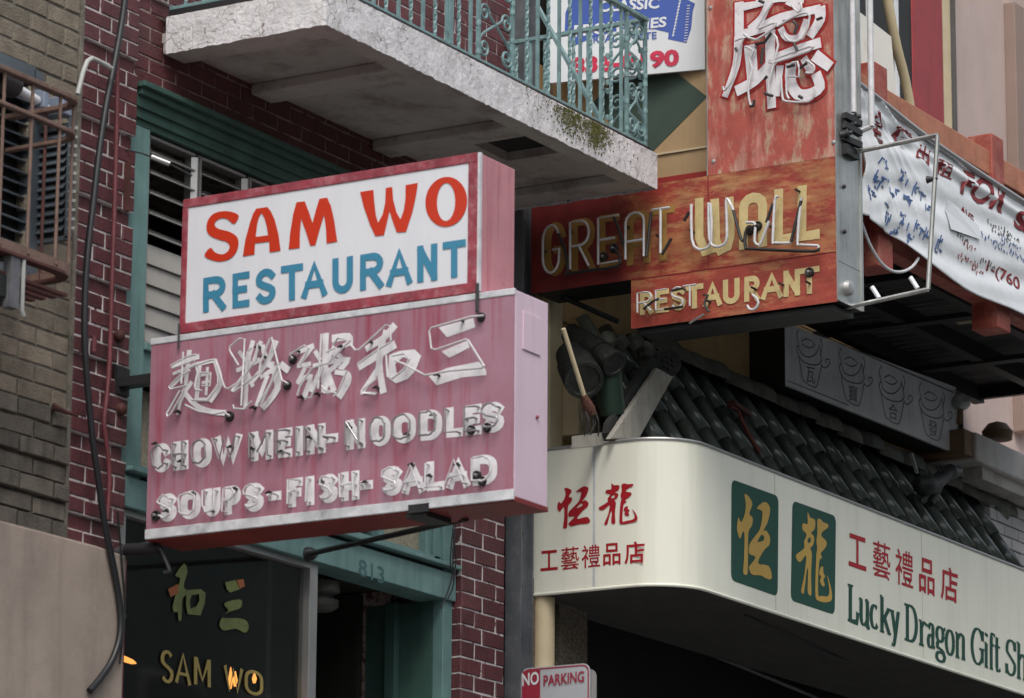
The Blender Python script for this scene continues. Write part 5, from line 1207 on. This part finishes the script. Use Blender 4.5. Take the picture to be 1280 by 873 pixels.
for c_, a_, b_ in [('L', 80, 138), ('u', 142, 202), ('c', 203, 248), ('k', 256, 314), ('y', 312, 362), ('D', 386, 458), ('r', 463, 517), ('a', 513, 556), ('g', 555, 609), ('o', 608, 657), ('n', 660, 717), ('G', 745, 812), ('i', 813, 843), ('f', 843, 878), ('t', 870, 908), ('S', 933, 988), ('h', 990, 1048), ('o', 1050, 1100), ('p', 1102, 1160)]:
    mb = MB(); bl_ = lambda x: 535+(x-80)*.3415; k = 0
    for P in SERIF[c_]:
        Q = []
        for u, v in (smooth(P, 3) if len(P) > 3 and c_ not in 'D' else P):
            x = a_+(b_-a_)*u; y = bl_(x)-(188)*v
            Q.append(pf.ab(*fM(x, y)))
        stroke(mb, pf, Q, 0, .0015+k*.0004, pen=(.021, .0065)); k += 1
    mb.build('serif_letter', 'sign_green', s4)

# ============================================================ small signs
A0, A1 = Vector((16.98, -.02, 0)), Vector((17.17, -.86, 0))
ud = (A1-A0).normalized(); pc = Pl(A0, ud, (ud.y, -ud.x, 0))
if (CAM-A0).dot(pc.n) < 0: pc = Pl(A0, ud, (-ud.y, ud.x, 0))
s5 = thing('real_estate_sign', 'white and blue real estate board behind the teal railing', 'sign', (17.05, -.4, 7.8))
fN = Z(500, 0, 3.492)
C4 = [pc.ab(*p) for p in ((683, 102), (881, 89))]
a0_, a1_ = C4[0][0], C4[1][0]; zb = (C4[0][1]+C4[1][1])/2
MB().prism([pc.w(a, z, 0) for a, z in ((a0_, zb), (a1_, zb), (a1_, zb+.75), (a0_, zb+.75))], pc.n*-.02).build('board', 'real_white', s5)
mb = MB(); poly(mb, pc, [pc.ab(*p) for p in ((707, 16), (712, 4), (714, -10), (850, -30), (856, -2), (869, 5), (866, 14), (864, 36), (858, 54), (835, 49), (836, 41), (820, 37), (795, 36), (765, 40), (735, 50), (712, 60), (712, 48), (706, 40))], off=.002); mb.build('blue_ribbon', 'real_blue', s5)
for i in range(14):
    mb = MB(); x = 843+i*.75; y = 45-i*4
    stroke(mb, pc, [pc.ab(x-2.5, y), pc.ab(x+.5, y-.8)], .0025, .004); stroke(mb, pc, [pc.ab(858-3+i*.3, 52-i*3.4), pc.ab(858+1+i*.3, 51.5-i*3.4)], .002, .004); mb.build('ribbon_stitch', 'real_white', s5)
mb = MB(); stroke(mb, pc, [pc.ab(841, 46), pc.ab(852, -6)], .0025, .0035); mb.build('ribbon_stripe', 'real_white', s5)
for s_, q4, b_, m_ in (('CLASSIC', ((748, 16), (824, 11), (825, -3), (750, 1)), .03, 'real_white'), ('PROPERTIES', ((718, 47), (833, 34), (834, 21), (718, 32)), .03, 'real_white'), ('REAL ESTATE', ((742, 54), (821, 49), (821, 40), (742, 45)), .015, 'real_blue'), ('836-0190', ((713, 94), (849, 83), (849, 61), (713, 72)), .045, 'real_red')):
    mb = MB(); text_quad(mb, quad_fn(pc, *q4, off=.004), s_, b_); mb.build('lettering', m_, s5)

# painted board with pots
s6 = thing('pot_board', 'grey white box board with four drawn pots under the timber balcony', 'sign', (20.6, -.2, 6.65))
pb = PY(-.2)
Q4 = [pb.hit(*p) for p in ((982, 481), (1198.5, 568), (1195, 484.5), (981, 404))]
MB().prism(Q4, (0, .02, 0)).build('board', 'board_grey', s6)
B('end_face', 'black', s6, (19.465, 19.478, -.2, .02, 6.62, 7.0))
Q5 = [v+Vector((0, .021, 0)) for v in Q4]
MB().prism(Q5, (0, .19, 0)).build('box', 'black', s6)
mb = MB()
ed = [pb.ab(*p) for p in ((984, 479), (1197, 565), (1193.5, 487), (983, 407))]
stroke(mb, pb, [ed[1], ed[2]], .008, .004); mb.build('edge_bead', 'galv', s6)
mb = MB(); stroke(mb, pb, [ed[1], ed[2]], .003, .006); stroke(mb, pb, [pb.ab(1000, 408), pb.ab(1191, 491)], .004, .005); stroke(mb, pb, [pb.ab(983, 476), pb.ab(1060, 507)], .0025, .005); mb.build('edge_line', 'ink', s6)
fO = Z(970, 395, 4.85)
pot = [(arc(200, 170, 62, 78, 0, 180, 12), 1), ([(262, 170), (280, 270), (240, 300), (170, 280), (138, 240), (125, 190), (138, 170)], 1), ([(155, 150), (190, 130), (240, 170), (200, 190), (160, 165)], 1), ([(135, 230), (150, 320), (170, 400), (230, 440), (255, 420), (280, 290)], 1), ([(280, 300), (300, 318), (330, 290), (325, 262), (305, 265), (310, 290)], 1), ([(140, 70), (125, 110), (140, 165)], 1), ([(272, 130), (285, 170), (270, 230)], 1)]
for i, (dx, dy) in enumerate(((0, 0), (258, 112), (500, 222), (742, 322))):
    mb = MB()
    for P, _ in pot:
        stroke(mb, pb, [pb.ab(*fO(x*.98+dx, (y-300)*.95+300+dy+(x-200)*0)) for x, y in smooth(P, 2)], .0035, .003)
    g_ = '瓦寶合發'[i]
    text_quad(mb, quad_fn(pb, fO(180+dx, 400+dy), fO(235+dx, 415+dy), fO(235+dx, 318+dy), fO(180+dx, 305+dy), .003), g_, 0)
    mb.build('drawn_pot', mat('grey_pencil_line', (.2, .2, .21), .7, var=.2), s6)

# NO PARKING
s7 = thing('no_parking_sign', 'white and red NO PARKING street sign on a pole at the bottom edge', 'sign', (14.6, -1.4, .13))
NX = 14.6; pn = PX(NX); fP = Z(640, 760, 5.818)
pA, pB = pn.ab(*fP(66, 455)), pn.ab(*fP(568, 388))
zt = (pA[1]+pB[1])/2
def rr(a0, a1, z0, z1, r, n=5):
    out = []
    for cx_, cz_, s0 in ((a1-r, z1-r, 0), (a0+r, z1-r, 90), (a0+r, z0+r, 180), (a1-r, z0+r, 270)): out += arc(cx_, cz_, r, r, s0, s0+90, n)
    return out
mb = MB(); mb.prism([pn.w(a, b, 0) for a, b in rr(pA[0], pB[0], zt-.46, zt, .035)], pn.n*-.003); mb.build('plate', 'sign_white', s7)
mb = MB(); mb.prism([pn.w(a, b, -.01) for a, b in rr(pA[0]+.02, pB[0]+.025, zt-.48, zt-.025, .035)], pn.n*-.003); mb.build('rear_plate', 'alu', s7)
mb = MB(); o_ = rr(pA[0]+.008, pB[0]-.008, zt-.452, zt-.008, .03); stroke(mb, pn, o_, .003, .0015, True)
poly(mb, pn, [(a, b) for a, b in ((pA[0]+.009, zt-.012), (pn.ab(*fP(207, 440))[0], zt-.012), (pn.ab(*fP(207, 440))[0], zt-.2), (pA[0]+.009, zt-.2))], off=.002)
mb.build('red_field', 'sign_red', s7)
mb = MB(); text_quad(mb, quad_fn(pn, fP(78, 572), fP(198, 558), fP(198, 462), fP(78, 480), .004), 'NO', .02); mb.build('lettering', 'real_white', s7)
mb = MB(); text_quad(mb, quad_fn(pn, fP(232, 575), fP(528, 540), fP(528, 458), fP(232, 492), .004), 'PARKING', .02); mb.build('lettering', 'sign_red', s7)
mb = MB(); text_quad(mb, lambda u, v: pn.w(pA[0]+.03+u*.3, zt-.36+v*.07, .004), 'ANY TIME', .02); mb.build('lettering', 'real_red', s7)
am = (pA[0]+pB[0])/2; pp = pn.w(am, 0, -.04)
MB().tube([(pp.x, pp.y, .13), (pp.x, pp.y, zt-.05)], .025, 12).build('pole', 'galv', s7)

# ============================================================ banner
bn = thing('banner', 'white vinyl rental banner with maroon and blue hand lettering on the timber balcony', 'banner', (19, -1.55, 7.3))
BP = PY(-1.60)
TOPL = [(1072, 104), (1107, 131), (1143, 160), (1180, 187), (1231, 221), (1280, 253), (1340, 292)]
BOTL = [(1074, 268), (1098, 283), (1107, 289), (1150, 318), (1205, 361), (1279, 394), (1340, 430)]
def interp(L, t):
    k = t*(len(L)-1); i = min(int(k), len(L)-2); q = k-i
    return (L[i][0]*(1-q)+L[i+1][0]*q, L[i][1]*(1-q)+L[i+1][1]*q)
TT, BB = smooth(TOPL, 4), smooth(BOTL, 4)
def ban(s, t, off=0):
    a = interp(TT, s); b = interp(BB, s); p = BP.hit(a[0]*(1-t)+b[0]*t, a[1]*(1-t)+b[1]*t)
    X = a[0]*(1-t)+b[0]*t; Y = a[1]*(1-t)+b[1]*t
    th = math.atan2(Y-80, X-1062); ds = math.hypot(X-1062, Y-80); g = min(1, ds/60)*max(0, 1-s*1.7)
    f = g*(.024*(1-abs(math.sin(th*17)))**2+.016*(1-abs(math.sin(th*29+1)))**2) + .006*math.sin(9*s+14*t) + .003*math.sin(37*s-11*t+2) + .003*math.sin(30*t+18*s)
    f += .014*math.exp(-((t-.13)/.035)**2)*min(1, s*2) - .01*math.exp(-((t-.19)/.04)**2)
    return p + Vector((0, -f-off, 0))
NS, NT = 110, 60
vs = [ban(i/NS, j/NT) for j in range(NT+1) for i in range(NS+1)]
mb = MB(); mb.add(vs, [(j*(NS+1)+i, j*(NS+1)+i+1, (j+1)*(NS+1)+i+1, (j+1)*(NS+1)+i) for j in range(NT) for i in range(NS)], True)
sheet = mb.build('sheet', 'banner', bn); sm_ = sheet.modifiers.new('thickness', 'SOLIDIFY'); sm_.thickness = .003; sm_.offset = 0
ah = thing('banner_fold', 'rolled upper hem of the white rental banner', 'banner hem', (19, -1.5, 7.7)) if False else None
# bounding helper: photo pixel -> (s, t)
def st_of(px_, py_):
    best = None
    s = .5
    for _ in range(40):
        a = interp(TT, s); b = interp(BB, s); t = (py_-a[1])/(b[1]-a[1]); x = a[0]*(1-t)+b[0]*t
        s = min(1, max(0, s+(px_-x)/(1340-1072)))
    return s, t
def ban_text(s_, bl_, br_, tr_, tl_, b_, m_):
    A = [st_of(*p) for p in (bl_, br_, tr_, tl_)]
    def f(u, v):
        q = [(A[0][i]*(1-u)+A[1][i]*u)*(1-v)+(A[3][i]*(1-u)+A[2][i]*u)*v for i in (0, 1)]
        return ban(q[0], q[1], .005)
    mb = MB(); text_quad(mb, f, s_, b_); mb.build('lettering', m_, bn)
ban_text('全', (1088, 170), (1104, 182), (1104, 142), (1088, 132), .02, 'maroon_ink')
ban_text('樓', (1114, 176), (1136, 190), (1140, 168), (1118, 153), .02, 'maroon_ink')
ban_text('出', (1142, 198), (1158, 208), (1165, 188), (1149, 178), .02, 'maroon_ink')
ban_text('租', (1166, 216), (1188, 226), (1192, 208), (1170, 196), .02, 'maroon_ink')
ban_text('FOR', (1198, 242), (1252, 268), (1262, 236), (1204, 212), .03, 'maroon_ink')
ban_text('SALE', (1268, 284), (1336, 322), (1336, 290), (1270, 262), .05, 'maroon_ink')
ban_text('1-(760', (1232, 342), (1275, 368), (1276, 348), (1234, 325), .015, 'maroon_ink')
for (x, y, w_, h_) in ((1100, 206, 14, 16), (1128, 218, 12, 16), (1146, 236, 13, 16), (1090, 240, 8, 18), (1108, 262, 12, 20), (1128, 272, 14, 18), (1146, 282, 10, 14), (1174, 304, 10, 20), (1116, 238, 10, 12), (1094, 224, 8, 12), (1160, 262, 10, 14), (1138, 296, 10, 12), (1158, 290, 8, 14), (1118, 288, 8, 10), (1104, 226, 12, 14), (1136, 248, 14, 12)):
    rnd = random.Random(int(x)); mb = MB()
    for k in range(8):
        c0 = (x-w_/2+rnd.random()*w_, y-h_/2+rnd.random()*h_); v_ = k % 2; c1 = (c0[0]+rnd.uniform(.1, .5)*w_*(1-v_)-.15*w_*v_, c0[1]+rnd.uniform(.05, .25)*h_+v_*rnd.uniform(.1, .45)*h_)
        p, q = ban(*st_of(*c0), .006), ban(*st_of(*c1), .006); mb.beam(p, q, .009, .002, (0, -1, 0))
    stuff(mb.build('blue_scribble', 'blue_ink', bn))
for (x, y, n_, dx, m_) in ((1236, 278, 9, 3.2, 'ink'), (1240, 288, 7, 3.4, 'ink'), (1226, 294, 8, 3.6, 'blue_ink'), (1262, 316, 6, 3, 'blue_ink'), (1198, 320, 9, 3, 'maroon_ink'), (1204, 306, 5, 3, 'maroon_ink'), (1250, 300, 8, 3.2, 'blue_ink'), (1216, 336, 5, 3, 'maroon_ink'), (1254, 292, 7, 3, 'ink'), (1196, 296, 5, 3, 'ink'), (1240, 306, 8, 3.4, 'blue_ink'), (1224, 326, 8, 3.2, 'ink')):
    rnd = random.Random(int(x*y)); mb = MB()
    for k in range(n_):
        c0 = (x+k*dx, y+k*dx*.52); 
        for _ in range(2):
            c1 = (c0[0]+rnd.uniform(-1.5, 2), c0[1]+rnd.uniform(-5, 5)); p, q = ban(*st_of(*c0), .006), ban(*st_of(*c1), .006)
            if (p-q).length > .004: mb.beam(p, q, .006, .002, (0, -1, 0))
    stuff(mb.build('small_scribble', m_, bn))
# taped patch and a bright corner
mb = MB(); P = [ban(*st_of(*p), .012) for p in ((1184, 250), (1190, 255), (1222, 283), (1221, 300), (1186, 287), (1181, 262))]; mb.add(P, [tuple(range(6))]); mb.build('taped_patch', 'real_white', bn)
ban_text('AVE', (1198, 270), (1218, 282), (1218, 270), (1200, 256), .02, 'maroon_ink')
tag(MB().tube([BP.hit(*interp(TT, i/60), .012) for i in range(61)], .016, 10).build('banner_pole', 'alu', None), 'silver pole holding up the top edge of the white banner', 'pole')
